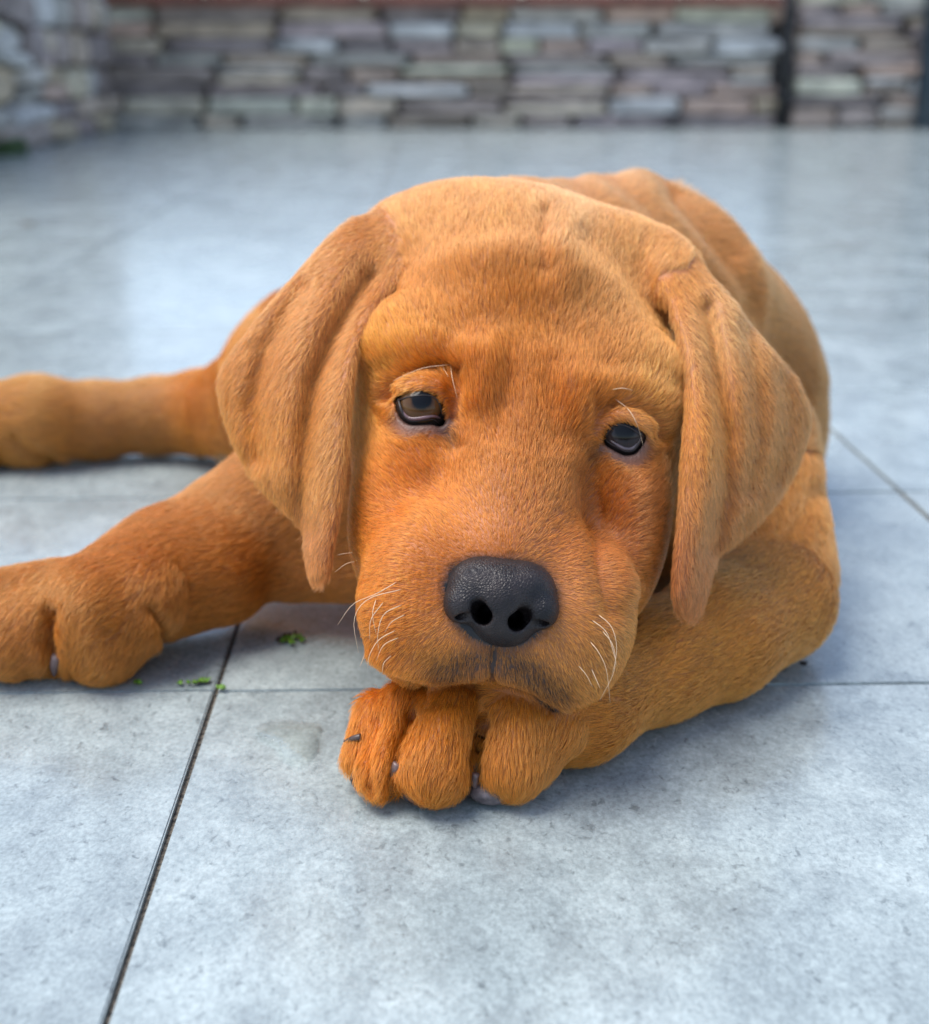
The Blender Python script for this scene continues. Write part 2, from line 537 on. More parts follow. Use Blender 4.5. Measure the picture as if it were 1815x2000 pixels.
I = np.eye(3)
head = [
    Ell(U(1012, 700, .568), (.0660, .060, .062), 8, 0, .02),                 # skull
    Ell(U(1000, 550, .580), (.055, .042, .052), 4, 0, .02),                  # crown
    Ell(U(835, 480, .584), (.036, .023, .030), -14, 0, .02),                 # roots of the ears
    Ell(U(1245, 530, .584), (.030, .021, .030), 24, 0, .02),
    Ell(U(1292, 605, .562), (.015, .024, .022), 20, 0, .012),
    Ell(U(780, 820, .548), (.019, .036, .030), 0, 0, .014),                  # temples
    Ell(U(1252, 850, .552), (.018, .034, .030), 8, 0, .014),
    Ell(U(842, 705, .524), (.029, .021, .022), 20, 0, .018),                 # left brow
    Ell(U(1210, 750, .524), (.026, .021, .022), 18, 0, .018),                # right brow
    Ell(U(940, 745, .505), (.012, .017, .013), 10, 0, .010),                 # inner brow folds
    Ell(U(1128, 785, .505), (.012, .017, .013), 0, 0, .010),
    Cone(U(1022, 800, .520), U(985, 1090, .478), .030, .024, .014),          # bridge of the muzzle
    Ell(U(815, 945, .530), (.0245, .046, .042), 4, 0, .016),                 # cheeks
    Ell(U(1195, 965, .533), (.0225, .044, .042), 10, 0, .016),
    Ell(U(772, 1060, .517), (.0165, .030, .030), 0, 0, .014),
    Ell(U(1216, 1085, .522), (.0145, .030, .030), 10, 0, .014),
    Ell(U(826, 1165, .480), (.0245, .034, .029), 3, 0, .014),                # flews
    Ell(U(1118, 1215, .482), (.0235, .034, .029), 12, 0, .014),
    Ell(U(968, 1240, .468), (.030, .019, .018), 8, 0, .012),                 # upper lip front
    Ell(U(985, 1285, .500), (.034, .015, .028), 10, 0, .008),                # lower jaw
    Ell(U(825, 796, .5045), (.0125, .0118, .0118), 0, 0, .007),              # lids over the eyeballs
    Ell(U(1217, 850, .5055), (.0120, .0115, .0115), 0, 0, .007),
]
class Sheet:
    """a soft flap of skin: an outline with real thickness, bowed in depth and folded along pleats"""
    def __init__(s, outline, ctrl, folds, half, k):
        s.out = spline([(a, b_, 0) for a, b_ in outline + outline[:1]], 90)[:-1, :2]
        s.half, s.k, s.folds = half, k, folds
        A = np.array([[1, a / 1000, b_ / 1000, (a / 1000) ** 2, (a / 1000) * (b_ / 1000), (b_ / 1000) ** 2] for a, b_, _ in ctrl])
        s.co = np.linalg.lstsq(A, np.array([c for *_, c in ctrl]), rcond=None)[0]
        P = np.array([U(a, b_, z) for (a, b_) in s.out for z in (s.z0(np.array([a]), np.array([b_]))[0] - .014, s.z0(np.array([a]), np.array([b_]))[0] + .014)])
        s.lo, s.hi = P.min(0) - .002, P.max(0) + .002
        s.dir = np.zeros(3)
    def z0(s, a, b_):
        a = a / 1000; b_ = b_ / 1000
        c = s.co
        return c[0] + c[1] * a + c[2] * b_ + c[3] * a * a + c[4] * a * b_ + c[5] * b_ * b_
    def d(s, X, Y, Z):
        X, Y, Z = np.broadcast_arrays(X, Y, Z)
        P = np.stack([X.ravel(), Y.ravel(), Z.ravel()], -1).astype(float)
        qx, qy, qz = proj(P)
        best = np.full(len(P), 1e9)
        O = s.out
        for i in range(len(O)):
            a, b_ = O[i], O[(i + 1) % len(O)]
            ab = b_ - a
            t = np.clip(((qx - a[0]) * ab[0] + (qy - a[1]) * ab[1]) / (ab @ ab + 1e-9), 0, 1)
            best = np.minimum(best, np.hypot(qx - a[0] - t * ab[0], qy - a[1] - t * ab[1]))
        sg = np.where(poly_mask(qx, qy, [tuple(p) for p in O]), -best, best) * qz / FPX
        z = s.z0(qx, qy)
        for pts, w, amp in s.folds:
            z = z - amp / 1000 * np.exp(-(poly_dist(qx, qy, pts) / w) ** 2)
        edge = np.clip(-sg / .010, 0, 1)
        h = s.half * (0.62 + 0.38 * edge)
        r = s.half * 0.60
        w0 = sg + r; w1 = np.abs(qz - z) - h + r
        out = np.hypot(np.maximum(w0, 0), np.maximum(w1, 0)) + np.minimum(np.maximum(w0, w1), 0) - r
        return out.reshape(X.shape)
def poly_mask(px, py, poly):
    inside = np.zeros(px.shape, bool)
    n = len(poly)
    for i in range(n):
        x1, y1 = poly[i]; x2, y2 = poly[(i + 1) % n]
        c = ((y1 > py) != (y2 > py)) & (px < (x2 - x1) * (py - y1) / (y2 - y1 + 1e-9) + x1)
        inside ^= c
    return inside
def poly_dist(px, py, pts):
    best = np.full(px.shape, 1e9)
    for a, b in zip(pts, pts[1:]):
        a = np.array(a, float); b = np.array(b, float); ab = b - a
        t = np.clip(((px - a[0]) * ab[0] + (py - a[1]) * ab[1]) / (ab @ ab + 1e-9), 0, 1)
        best = np.minimum(best, np.hypot(px - a[0] - t * ab[0], py - a[1] - t * ab[1]))
    return best
ear_l = [Sheet(
    [(826, 484), (806, 446), (762, 424), (715, 415), (685, 422), (640, 458), (600, 502), (560, 547), (520, 593), (478, 645), (442, 692), (420, 742), (427, 800), (450, 866), (482, 924), (522, 974), (562, 1012), (586, 1042), (591, 1096), (602, 1138), (625, 1150), (648, 1130), (660, 1062), (672, 1000), (684, 900), (693, 800), (703, 710), (720, 650), (750, 600), (790, 545)],
    [(695, 700, .513), (684, 850, .504), (668, 1000, .498), (625, 1140, .498), (420, 742, .541), (482, 922, .534), (560, 1010, .512), (700, 430, .556), (560, 560, .535), (812, 470, .560), (815, 500, .548), (560, 800, .510), (620, 620, .522), (740, 580, .534), (775, 545, .546)],
    [([(790, 535), (735, 600), (695, 700), (662, 800), (645, 950), (628, 1110)], 38, 5.5),
     ([(720, 540), (655, 650), (615, 745), (596, 860), (591, 960), (594, 1030)], 22, -8.0),
     ([(690, 500), (620, 610), (575, 720), (555, 830), (565, 920)], 42, 4.0),
     ([(590, 560), (520, 680), (496, 790), (504, 890)], 24, -6.0),
     ([(530, 610), (470, 715), (455, 790), (470, 860)], 30, 1.6)],
    .0072, .006)]
ear_r = [Sheet(
    [(1264, 500), (1285, 482), (1312, 486), (1350, 504), (1390, 532), (1432, 576), (1480, 640), (1530, 697), (1566, 744), (1588, 802), (1582, 862), (1558, 925), (1520, 985), (1480, 1030), (1442, 1064), (1408, 1090), (1394, 1142), (1380, 1194), (1360, 1217), (1335, 1213), (1314, 1192), (1306, 1150), (1311, 1080), (1318, 1000), (1324, 900), (1330, 800), (1329, 724), (1316, 660), (1296, 592), (1272, 540)],
    [(1300, 570, .544), (1320, 660, .528), (1336, 800, .509), (1334, 1000, .502), (1350, 1190, .504), (1588, 820, .554), (1480, 640, .547), (1430, 1060, .522), (1510, 980, .542), (1285, 500, .562), (1300, 520, .552), (1440, 800, .516), (1380, 640, .523), (1400, 950, .508)],
    [([(1300, 570), (1352, 680), (1376, 800), (1378, 950), (1356, 1090), (1346, 1160)], 34, 5.5),
     ([(1380, 600), (1402, 740), (1420, 850), (1418, 960), (1394, 1070)], 20, -8.0),
     ([(1420, 610), (1445, 720), (1456, 830), (1448, 940)], 30, 2.0),
     ([(1460, 640), (1478, 750), (1480, 860), (1462, 950)], 22, -4.5),
     ([(1490, 680), (1512, 780), (1508, 880)], 28, 2.2),
     ([(1532, 735), (1540, 822), (1515, 930)], 20, -4.5)],
    .0068, .006)]
EAR_ROOT = {'ear_l': (800, 450), 'ear_r': (1290, 510)}
body = [
    Cone(U(1010, 595, .625), U(1185, 662, .720), .058, .090, .03),           # neck and withers
    Ell(U(1245, 815, .815), (.112, .120, .13), 0, 0, .03),                   # rump
    Cone(U(1120, 880, .66), U(1150, 840, .78), .085, .10, .03),              # chest
    Cone(U(1480, 860, .665), U(1512, 1120, .600), .030, .028, .02),          # upper arm
]
arm_pts = [UH(1508, 1170, .028), UH(1400, 1240, .025), UH(1290, 1290, .022), UH(1130, 1375, .021), UH(1010, 1395, .023)]
leg_r = chain(arm_pts, [.0285, .0250, .0225, .0205, .021], .012) + [
    Ell(UH(925, 1395, .019), (.034, .013, .020), 8, 0, .008)]
toes = [
    Cone(UH(795, 1378, .026), UH(748, 1508, .0115), .0110, .0108, .0028),
    Cone(UH(880, 1392, .027), UH(850, 1500, .0145), .0132, .0140, .0028),
    Cone(UH(1012, 1408, .026), UH(1004, 1490, .0140), .0136, .0140, .0028),
    Cone(UH(1085, 1415, .022), UH(1055, 1460, .0150), .0135, .0115, .008),
    Cone(UH(735, 1390, .023), UH(706, 1480, .0110), .0090, .0082, .0028),
]
fl_pts = [UH(190, 1190, .029), UH(330, 1098, .034), UH(480, 1035, .042), UH(600, 960, .06), UH(760, 900, .08)]
leg_l = chain(fl_pts, [.025, .0235, .0285, .033, .04], .014) + [
    Cone(UH(290, 1150, .029), UH(430, 1112, .032), .0235, .0255, .014),
    Cone(UH(590, 1098, .030), UH(760, 1070, .040), .019, .026, .012)]
toes_l = [
    Cone(UH(275, 1165, .032), UH(200, 1246, .0180), .0210, .0205, .003),
    Ell(UH(118, 1266, .0125), (.018, .013, .018), 0, 0, .004),
    Cone(UH(170, 1175, .031), UH(30, 1240, .0190), .018, .0200, .003),
    Cone(UH(120, 1168, .031), UH(-160, 1222, .020), .018, .019, .003),
    Cone(UH(345, 1180, .022), UH(335, 1195, .018), .011, .010, .006),
]
pad = [Cone(UH(380, 1212, .010), UH(455, 1190, .012), .0065, .0055, .003)]
hl_pts = [UH(640, 760, .06), UH(480, 800, .040), UH(390, 806, .030), UH(300, 812, .027), UH(190, 820, .026), UH(70, 822, .029), UH(-60, 828, .026), UH(-170, 850, .020)]
hind = chain(hl_pts, [.06, .033, .026, .0235, .0235, .0275, .027, .02], .012) + [
    Ell(UH(30, 872, .014), (.016, .012, .016), 0, 0, .004), Ell(UH(-60, 880, .014), (.016, .012, .016), 0, 0, .004),
    Cone(UH(640, 760, .06), U(1150, 850, .83), .06, .09, .03)]
hind2 = [Ell(UH(470, 888, .013), (.016, .012, .014), 0, 0, .004)]
GROUPS = {'head': head, 'ear_l': ear_l, 'ear_r': ear_r, 'body': body, 'leg_r': leg_r, 'toes': toes, 'leg_l': leg_l, 'toes_l': toes_l, 'pad': pad, 'hind': hind, 'hind2': hind2}
GK = {'ear_l': .007, 'ear_r': .007, 'body': .010, 'leg_r': .002, 'toes': .0025, 'leg_l': .006, 'toes_l': .005, 'pad': .003, 'hind': .010, 'hind2': .004}
PAIR = {'leg_r': 'body', 'toes': 'leg_r', 'leg_l': 'body', 'toes_l': 'leg_l', 'hind': 'body'}

OFF = 0.0016          # leave room for the coat
VX = 0.00125
allp = [p for g_ in GROUPS.values() for p in g_]
lo = np.min([p.lo for p in allp], 0) - 0.006
hi = np.max([p.hi for p in allp], 0) + 0.006
lo[2] = -0.004
lo[0] = max(lo[0], -0.40)
n3 = np.ceil((hi - lo) / VX).astype(int) + 1
ax = [np.float32(lo[i]) + np.arange(n3[i], dtype=np.float32) * np.float32(VX) for i in range(3)]
def span(p, pad_):
    s = []
    for i in range(3):
        a = int(np.floor((p.lo[i] - pad_ - lo[i]) / VX)); b = int(np.ceil((p.hi[i] + pad_ - lo[i]) / VX)) + 1
        s.append(slice(max(a, 0), min(b, n3[i])))
    return tuple(s)
def group_field(prims):
    G = np.full(n3, BIG, np.float32)
    for p in prims:
        s = span(p, p.k * 0.5 + 0.005)
        if any(q.start >= q.stop for q in s):
            continue
        X = ax[0][s[0]][:, None, None]; Y = ax[1][s[1]][None, :, None]; Z = ax[2][s[2]][None, None, :]
        d = p.d(X, Y, Z).astype(np.float32)
        G[s] = smin(G[s], d, np.float32(p.k))
    return G

def poly_mask(px, py, poly):
    inside = np.zeros(px.shape, bool)
    n = len(poly)
    for i in range(n):
        x1, y1 = poly[i]; x2, y2 = poly[(i + 1) % n]
        c = ((y1 > py) != (y2 > py)) & (px < (x2 - x1) * (py - y1) / (y2 - y1 + 1e-9) + x1)
        inside ^= c
    return inside
EYE_L = [(770, 779), (785, 774), (808, 770), (832, 768), (853, 773), (866, 788), (872, 812), (868, 832), (852, 824), (830, 825), (802, 828), (786, 818), (776, 798)]
EYE_R = [(1176, 857), (1184, 841), (1197, 830), (1215, 827), (1236, 834), (1252, 846), (1260, 853), (1252, 868), (1240, 884), (1222, 887), (1202, 876), (1186, 866)]
def shrink(pts, k, c):
    return [(c[0] + (a - c[0]) * k, c[1] + (b_ - c[1]) * k) for a, b_ in pts]
EC = ((821, 797), (1217, 854)); EK = (0.84, 0.86)
EYE_L, EYE_R = shrink(EYE_L, EK[0], EC[0]), shrink(EYE_R, EK[1], EC[1])
EYEBALLS = [(U(824, 797, .5035), .0103, EYE_L), (U(1217, 851, .5045), .0100, EYE_R)]

for poly, zc_, tops in ((EYE_L, .4930, [(764, 782), (782, 766), (808, 760), (834, 758), (858, 766), (874, 788)]), (EYE_R, .4940, [(1172, 848), (1184, 830), (1200, 819), (1218, 817), (1240, 824), (1258, 839), (1268, 854)])):
    e_ = 0 if poly is EYE_L else 1
    Q_ = spline([(a, b_, 0) for a, b_ in shrink(tops, EK[e_] + .04, EC[e_])], 10)
    cball = U(824, 797, .5035) if poly is EYE_L else U(1217, 851, .5045)
    pts_ = []
    for a, b_, _ in Q_:
        pz_ = U(a, b_, .500)
        v_ = pz_ - cball; v_ -= cF * (v_ @ cF)
        rr_ = min(np.linalg.norm(v_), .0100)
        pts_.append(U(a, b_, (cball - cP) @ cF - math.sqrt(.0108 ** 2 - rr_ ** 2)))
    head.append(Poly(chain(pts_, [.0014] + [.0026] * 8 + [.0014], .003), .003))
D = group_field(head)
# the nostrils run on into the muzzle
for a_, b_ in (((934, 1204), (950, 1190)), ((1018, 1218), (1004, 1200))):
    q = Cone(U(*a_, .440), U(*b_, .480), .0036, .0040, .002)
    s = span(q, .003)
    dd = q.d(ax[0][s[0]][:, None, None], ax[1][s[1]][None, :, None], ax[2][s[2]][None, None, :]).astype(np.float32)
    D[s] = np.maximum(D[s], -dd - np.float32(.0016))
# open the lids
for c, rad, poly in EYEBALLS:
    e = Ell(c, (rad + .0015,) * 3)
    s = span(e, 0.012)
    X, Y, Z = np.meshgrid(ax[0][s[0]], ax[1][s[1]], ax[2][s[2]], indexing='ij')
    Pq = np.stack([X, Y, Z], -1).reshape(-1, 3).astype(float)
    qx, qy, qz = proj(Pq)
    # signed distance to the opening's outline, in metres
    dist = np.full(len(Pq), 1e9)
    for i in range(len(poly)):
        a = np.array(poly[i], float); b_ = np.array(poly[(i + 1) % len(poly)], float)
        ab = b_ - a
        t = np.clip(((qx - a[0]) * ab[0] + (qy - a[1]) * ab[1]) / (ab @ ab), 0, 1)
        dist = np.minimum(dist, np.hypot(qx - a[0] - t * ab[0], qy - a[1] - t * ab[1]))
    sg = np.where(poly_mask(qx, qy, poly), -dist, dist) * qz / FPX
    cz = (c - cP) @ cF
    cut = np.maximum(sg, qz - cz - 0.001).reshape(X.shape)
    D[s] = np.maximum(D[s], -cut.astype(np.float32))
cache = {}
for name, prims in GROUPS.items():
    if name == 'head':
        continue
    G = group_field(prims)
    k = GK[name]
    if name in EAR_ROOT:                                # the flap grows out of the head at its root, hangs free below
        w_ = np.nonzero(G < BIG - 1e-6)
        Pq = np.stack([ax[i][w_[i]] for i in range(3)], -1).astype(float)
        qx, qy, qz = proj(Pq)
        rx, ry = EAR_ROOT[name]
        kk = .003 + .020 * np.exp(-((qx - rx) ** 2 + (qy - ry) ** 2) / 85.0 ** 2)
        D[w_] = smin(D[w_], G[w_], kk.astype(np.float32))
        del w_, Pq, G
        continue
    np.copyto(D, smin(D, G, np.float32(k)), where=(G < BIG - 1e-6))
    del G
D += OFF
Zc = ax[2][None, None, :]
np.maximum(D, (0.0006 - Zc).astype(np.float32), out=D)

def surface_nets(D, lo, v):
    s = D < 0
    c8 = [(i, j, k) for i in (0, 1) for j in (0, 1) for k in (0, 1)]
    sh = tuple(n - 1 for n in D.shape)
    def corner(A, c):
        return A[c[0]:c[0] + sh[0], c[1]:c[1] + sh[1], c[2]:c[2] + sh[2]]
    any_ = np.zeros(sh, bool); all_ = np.ones(sh, bool)
    for c in c8:
        q = corner(s, c); any_ |= q; all_ &= q
    idx = np.argwhere(any_ & ~all_)
    del any_, all_
    ids = np.full(sh, -1, np.int32)
    ids[idx[:, 0], idx[:, 1], idx[:, 2]] = np.arange(len(idx), dtype=np.int32)
    val = {c: D[idx[:, 0] + c[0], idx[:, 1] + c[1], idx[:, 2] + c[2]] for c in c8}
    acc = np.zeros((len(idx), 3)); cnt = np.zeros(len(idx))
    for a in c8:
        for d in range(3):
            if a[d] == 0:
                b = list(a); b[d] = 1; b = tuple(b)
                va, vb = val[a], val[b]
                m = (va < 0) != (vb < 0)
                t = np.where(m, va / np.where(m, va - vb, 1), 0)
                p = np.array(a, float)[None, :].repeat(len(idx), 0)
                p[:, d] += t
                acc[m] += p[m]; cnt[m] += 1
    V = lo + (idx + acc / cnt[:, None]) * v
    faces = []
    for d in range(3):
        e1, e2 = [(1, 2), (2, 0), (0, 1)][d]
        A = [slice(None)] * 3; B = [slice(None)] * 3
        A[d] = slice(0, -1); B[d] = slice(1, None)
        for e in (e1, e2):
            A[e] = slice(1, -1); B[e] = slice(1, -1)
        sa, sb = s[tuple(A)], s[tuple(B)]
        w = np.argwhere(sa != sb)
        flip = sb[w[:, 0], w[:, 1], w[:, 2]]
        w[:, e1] += 1; w[:, e2] += 1
        def cid(o1, o2):
            q = w.copy(); q[:, e1] -= o1; q[:, e2] -= o2
            return ids[q[:, 0], q[:, 1], q[:, 2]]
        q = np.stack([cid(1, 1), cid(0, 1), cid(0, 0), cid(1, 0)], 1)
        q[flip] = q[flip][:, ::-1]
        faces.append(q)
    F = np.concatenate(faces)
    return V, F[(F >= 0).all(1)]

V, F = surface_nets(D, lo, VX)
del D

def smooth_mesh(V, F, n, lam=0.5):
    E = np.concatenate([F[:, [0, 1]], F[:, [1, 2]], F[:, [2, 3]], F[:, [3, 0]]])
    deg = np.bincount(E.ravel(), minlength=len(V)).astype(float)
    for _ in range(n):
        acc = np.stack([np.bincount(E[:, 0], V[E[:, 1], i], len(V)) + np.bincount(E[:, 1], V[E[:, 0], i], len(V)) for i in range(3)], 1)
        V = V + lam * (acc / deg[:, None] - V)
    return V
V = smooth_mesh(V, F, 3)

def normals(V, F):
    n = np.cross(V[F[:, 2]] - V[F[:, 0]], V[F[:, 3]] - V[F[:, 1]])
    N = np.stack([np.bincount(F.ravel(), np.repeat(n[:, i], 4), len(V)) for i in range(3)], 1)
    return N / (np.linalg.norm(N, axis=1, keepdims=True) + 1e-12)
N = normals(V, F)

# which group each vertex belongs to
names = list(GROUPS)
def group_dist(P):
    out = np.full((len(names), len(P)), 1.0)
    for gi, nme in enumerate(names):
        for p in GROUPS[nme]:
            m = ((P > p.lo - 0.02) & (P < p.hi + 0.02)).all(1)
            if m.any():
                Q = P[m]
                out[gi, m] = np.minimum(out[gi, m], p.d(Q[:, 0], Q[:, 1], Q[:, 2]))
    return out
GD = group_dist(V)
REG = GD.argmin(0)
R_ = {n: i for i, n in enumerate(names)}

# sculpting strokes on the face: polyline, width, height in mm (vertices of the head that face the lens)
def poly_dist(px, py, pts):
    best = np.full(px.shape, 1e9)
    for a, b in zip(pts, pts[1:]):
        a = np.array(a, float); b = np.array(b, float); ab = b - a
        t = np.clip(((px - a[0]) * ab[0] + (py - a[1]) * ab[1]) / (ab @ ab + 1e-9), 0, 1)
        best = np.minimum(best, np.hypot(px - a[0] - t * ab[0], py - a[1] - t * ab[1]))
    return best
STROKES = [
    ([(1066, 410), (1060, 470), (1066, 530)], 16, -2.8),
    ([(1115, 440), (1090, 480), (1105, 540)], 30, 2.0),
    ([(725, 615), (800, 555), (900, 510), (1000, 492)], 40, 2.4),
    ([(1095, 500), (1165, 550), (1250, 630), (1325, 715)], 38, 2.6),
    ([(790, 510), (860, 468), (940, 440), (1030, 430)], 40, -1.4),
    ([(1150, 450), (1230, 535), (1300, 630)], 36, -2.0),
    ([(1000, 690), (996, 730), (990, 785), (968, 850)], 28, -2.2),
    ([(1076, 720), (1078, 785), (1092, 850)], 30, -1.9),
    ([(958, 700), (950, 740), (935, 785)], 28, 2.4),
    ([(1118, 750), (1125, 790), (1140, 825)], 28, 2.4),
    ([(748, 776), (766, 748), (798, 727), (840, 716), (878, 713), (896, 722)], 9, -4.2),
    ([(890, 735), (894, 770), (886, 810)], 15, -3.4),
    ([(782, 752), (822, 742), (862, 752)], 13, 2.2),
    ([(1190, 790), (1240, 792), (1275, 812), (1297, 852)], 9, -4.0),
    ([(1168, 800), (1158, 835)], 15, -2.6),
    ([(1205, 808), (1240, 812), (1268, 832)], 11, 2.0),
    ([(700, 685), (760, 680), (840, 672), (905, 690)], 28, 2.2),
    ([(1175, 752), (1230, 750), (1275, 768), (1315, 800)], 28, 2.2),
    ([(870, 842), (890, 875)], 14, -2.2),
    ([(1172, 872), (1155, 900)], 12, -2.0),
    ([(1150, 930), (1168, 1020), (1176, 1110), (1196, 1190)], 26, -3.6),
    ([(1240, 960), (1245, 1060), (1232, 1150)], 26, 2.2),
    ([(780, 1010), (740, 1080), (715, 1130)], 26, -1.6),
    ([(965, 1275), (960, 1322)], 8, -2.0),
    ([(725, 1275), (770, 1300), (850, 1322), (905, 1316), (960, 1312), (1030, 1332), (1100, 1372)], 14, 2.0),
    ([(735, 1318), (790, 1338), (850, 1350), (905, 1346), (960, 1342), (1030, 1362), (1100, 1402)], 11, -6.5),
]
px, py, pz = proj(V)
view = (cP - V); view /= np.linalg.norm(view, axis=1, keepdims=True)
facing = (N * view).sum(1)
hm = np.clip((GD[[i for n, i in R_.items() if n != 'head']].min(0) - GD[R_['head']]) / 0.004, 0, 1) * np.clip((facing + 0.1) / 0.3, 0, 1)
disp = np.zeros(len(V))
bmk = (REG == R_['body']) * np.clip((facing + 0.2) / 0.3, 0, 1)
BODY_STROKES = [
    ([(1320, 380), (1420, 500), (1500, 620), (1560, 760)], 34, -6.0),
    ([(1180, 345), (1290, 440), (1380, 540), (1440, 640)], 26, -2.6),
    ([(1120, 345), (1200, 420), (1300, 500)], 24, -2.2),
    ([(1150, 345), (1250, 430), (1345, 525)], 22, 2.6),
    ([(1240, 345), (1345, 455), (1440, 570)], 26, 3.0),
    ([(1460, 520), (1540, 620), (1590, 740)], 30, 3.0),
    ([(1590, 960), (1560, 1020), (1500, 1090)], 26, -3.0),
]
bdisp = np.zeros(len(V))
for pts, w, a in BODY_STROKES:
    bdisp += a / 1000 * np.exp(-(poly_dist(px, py, pts) / w) ** 2)
for pts, w, a in STROKES:
    d = poly_dist(px, py, pts)
    disp += a / 1000 * np.exp(-(d / w) ** 2)
eye_guard = np.ones(len(V))
for _, _, poly in EYEBALLS:
    d = poly_dist(px, py, poly + poly[:1])
    eye_guard *= np.where(poly_mask(px, py, poly), 0, np.clip((d - 4) / 14, 0, 1))
PAW_STROKES = [
    ([(98, 1190), (92, 1245), (104, 1325)], 14, -8.0),
    ([(300, 1185), (318, 1215), (326, 1250)], 11, -4.5),
    ([(160, 1185), (185, 1240), (200, 1290)], 36, 2.0),
    ([(806, 1385), (778, 1450), (764, 1520), (772, 1575)], 11, -5.0),
    ([(945, 1405), (930, 1470), (926, 1565)], 11, -6.0),
    ([(742, 1400), (722, 1470), (722, 1530)], 9, -3.0),
    ([(870, 1405), (855, 1450)], 30, 2.0),
    ([(1010, 1420), (1006, 1460)], 30, 1.5),
    ([(20, 858), (60, 885), (100, 900)], 10, -4.0),
]
pmk = np.isin(REG, [R_[q] for q in ('toes', 'toes_l', 'leg_l', 'leg_r', 'hind')]) * np.clip((facing + 0.1) / 0.3, 0, 1)
pdisp = np.zeros(len(V))
for pts, w, a in PAW_STROKES:
    pdisp += a / 1000 * np.exp(-(poly_dist(px, py, pts) / w) ** 2)
V = V + N * (disp * hm * eye_guard + bdisp * bmk + pdisp * pmk)[:, None]
V = smooth_mesh(V, F, 1, 0.4)
V[:, 2] = np.maximum(V[:, 2], 0.0006)
N = normals(V, F)
px, py, pz = proj(V)

# ------------------------------------------------------------------ coat: length, lie and colour
C = lambda *a: srgb(*a)
HEAD_COL = [((1020, 600), (178, 108, 46)), ((860, 560), (198, 126, 66)), ((1200, 560), (202, 142, 88)), ((830, 440), (214, 152, 98)), ((1250, 500), (212, 150, 94)), ((950, 400), (214, 152, 98)), ((1100, 400), (214, 158, 112)),
            ((1000, 950), (186, 118, 64)), ((760, 950), (212, 122, 50)), ((760, 1200), (214, 128, 50)), ((1240, 1000), (182, 112, 64)), ((1150, 1300), (204, 142, 84)),
            ((770, 690), (222, 146, 70)), ((1280, 770), (216, 154, 92)), ((920, 760), (186, 104, 34)), ((1130, 800), (186, 108, 42)), ((1000, 800), (172, 102, 48)),
            ((850, 1050), (206, 128, 62)), ((880, 1290), (196, 132, 72)), ((700, 800), (214, 136, 62))]
EARL_COL = [((810, 450), (214, 152, 98)), ((700, 450), (214, 152, 96)), ((560, 700), (202, 136, 78)), ((640, 900), (204, 144, 86)), ((500, 850), (206, 136, 68)), ((640, 1100), (194, 130, 82)), ((700, 620), (206, 138, 80))]
EARR_COL = [((1270, 510), (212, 150, 94)), ((1300, 560), (208, 138, 74)), ((1380, 850), (210, 140, 76)), ((1350, 1150), (190, 124, 84)), ((1420, 600), (210, 162, 114)), ((1500, 850), (190, 134, 86)), ((1450, 980), (186, 128, 82))]
BODY_COL = [((1250, 430), (208, 154, 106)), ((1400, 560), (200, 144, 94)), ((1560, 750), (166, 112, 68)), ((1560, 1000), (206, 146, 88)), ((1100, 360), (212, 154, 106)), ((700, 1100), (190, 118, 58))]
LEGR_COL = [((1550, 1150), (204, 146, 84)), ((1350, 1280), (204, 142, 76)), ((1000, 1450), (196, 128, 62)), ((850, 1480), (192, 120, 52)), ((720, 1420), (204, 122, 46))]
LEGL_COL = [((450, 980), (184, 120, 66)), ((250, 1120), (190, 126, 70)), ((200, 1250), (180, 118, 60)), ((30, 1250), (182, 118, 62)), ((600, 1120), (186, 116, 58))]
HIND_COL = [((50, 800), (190, 134, 70)), ((250, 830), (180, 126, 70)), ((400, 800), (206, 136, 68))]
REG_COL = {'head': HEAD_COL, 'ear_l': EARL_COL, 'ear_r': EARR_COL, 'body': BODY_COL, 'leg_r': LEGR_COL, 'toes': LEGR_COL, 'leg_l': LEGL_COL, 'toes_l': LEGL_COL, 'pad': [((400, 1210), (176, 120, 112))], 'hind': HIND_COL, 'hind2': [((470, 890), (170, 142, 120))]}
def guide_color(px, py, reg):
    out = np.zeros((len(px), 3))
    for n, i in R_.items():
        m = reg == i
        if not m.any():
            continue
        acc = 0; ws = 0
        for (gx, gy), c in REG_COL[n]:
            w = 1 / ((px[m] - gx) ** 2 + (py[m] - gy) ** 2 + 45 ** 2) ** 1.6
            acc = acc + w[:, None] * C(*c); ws = ws + w
        out[m] = acc / ws[:, None]
    return out

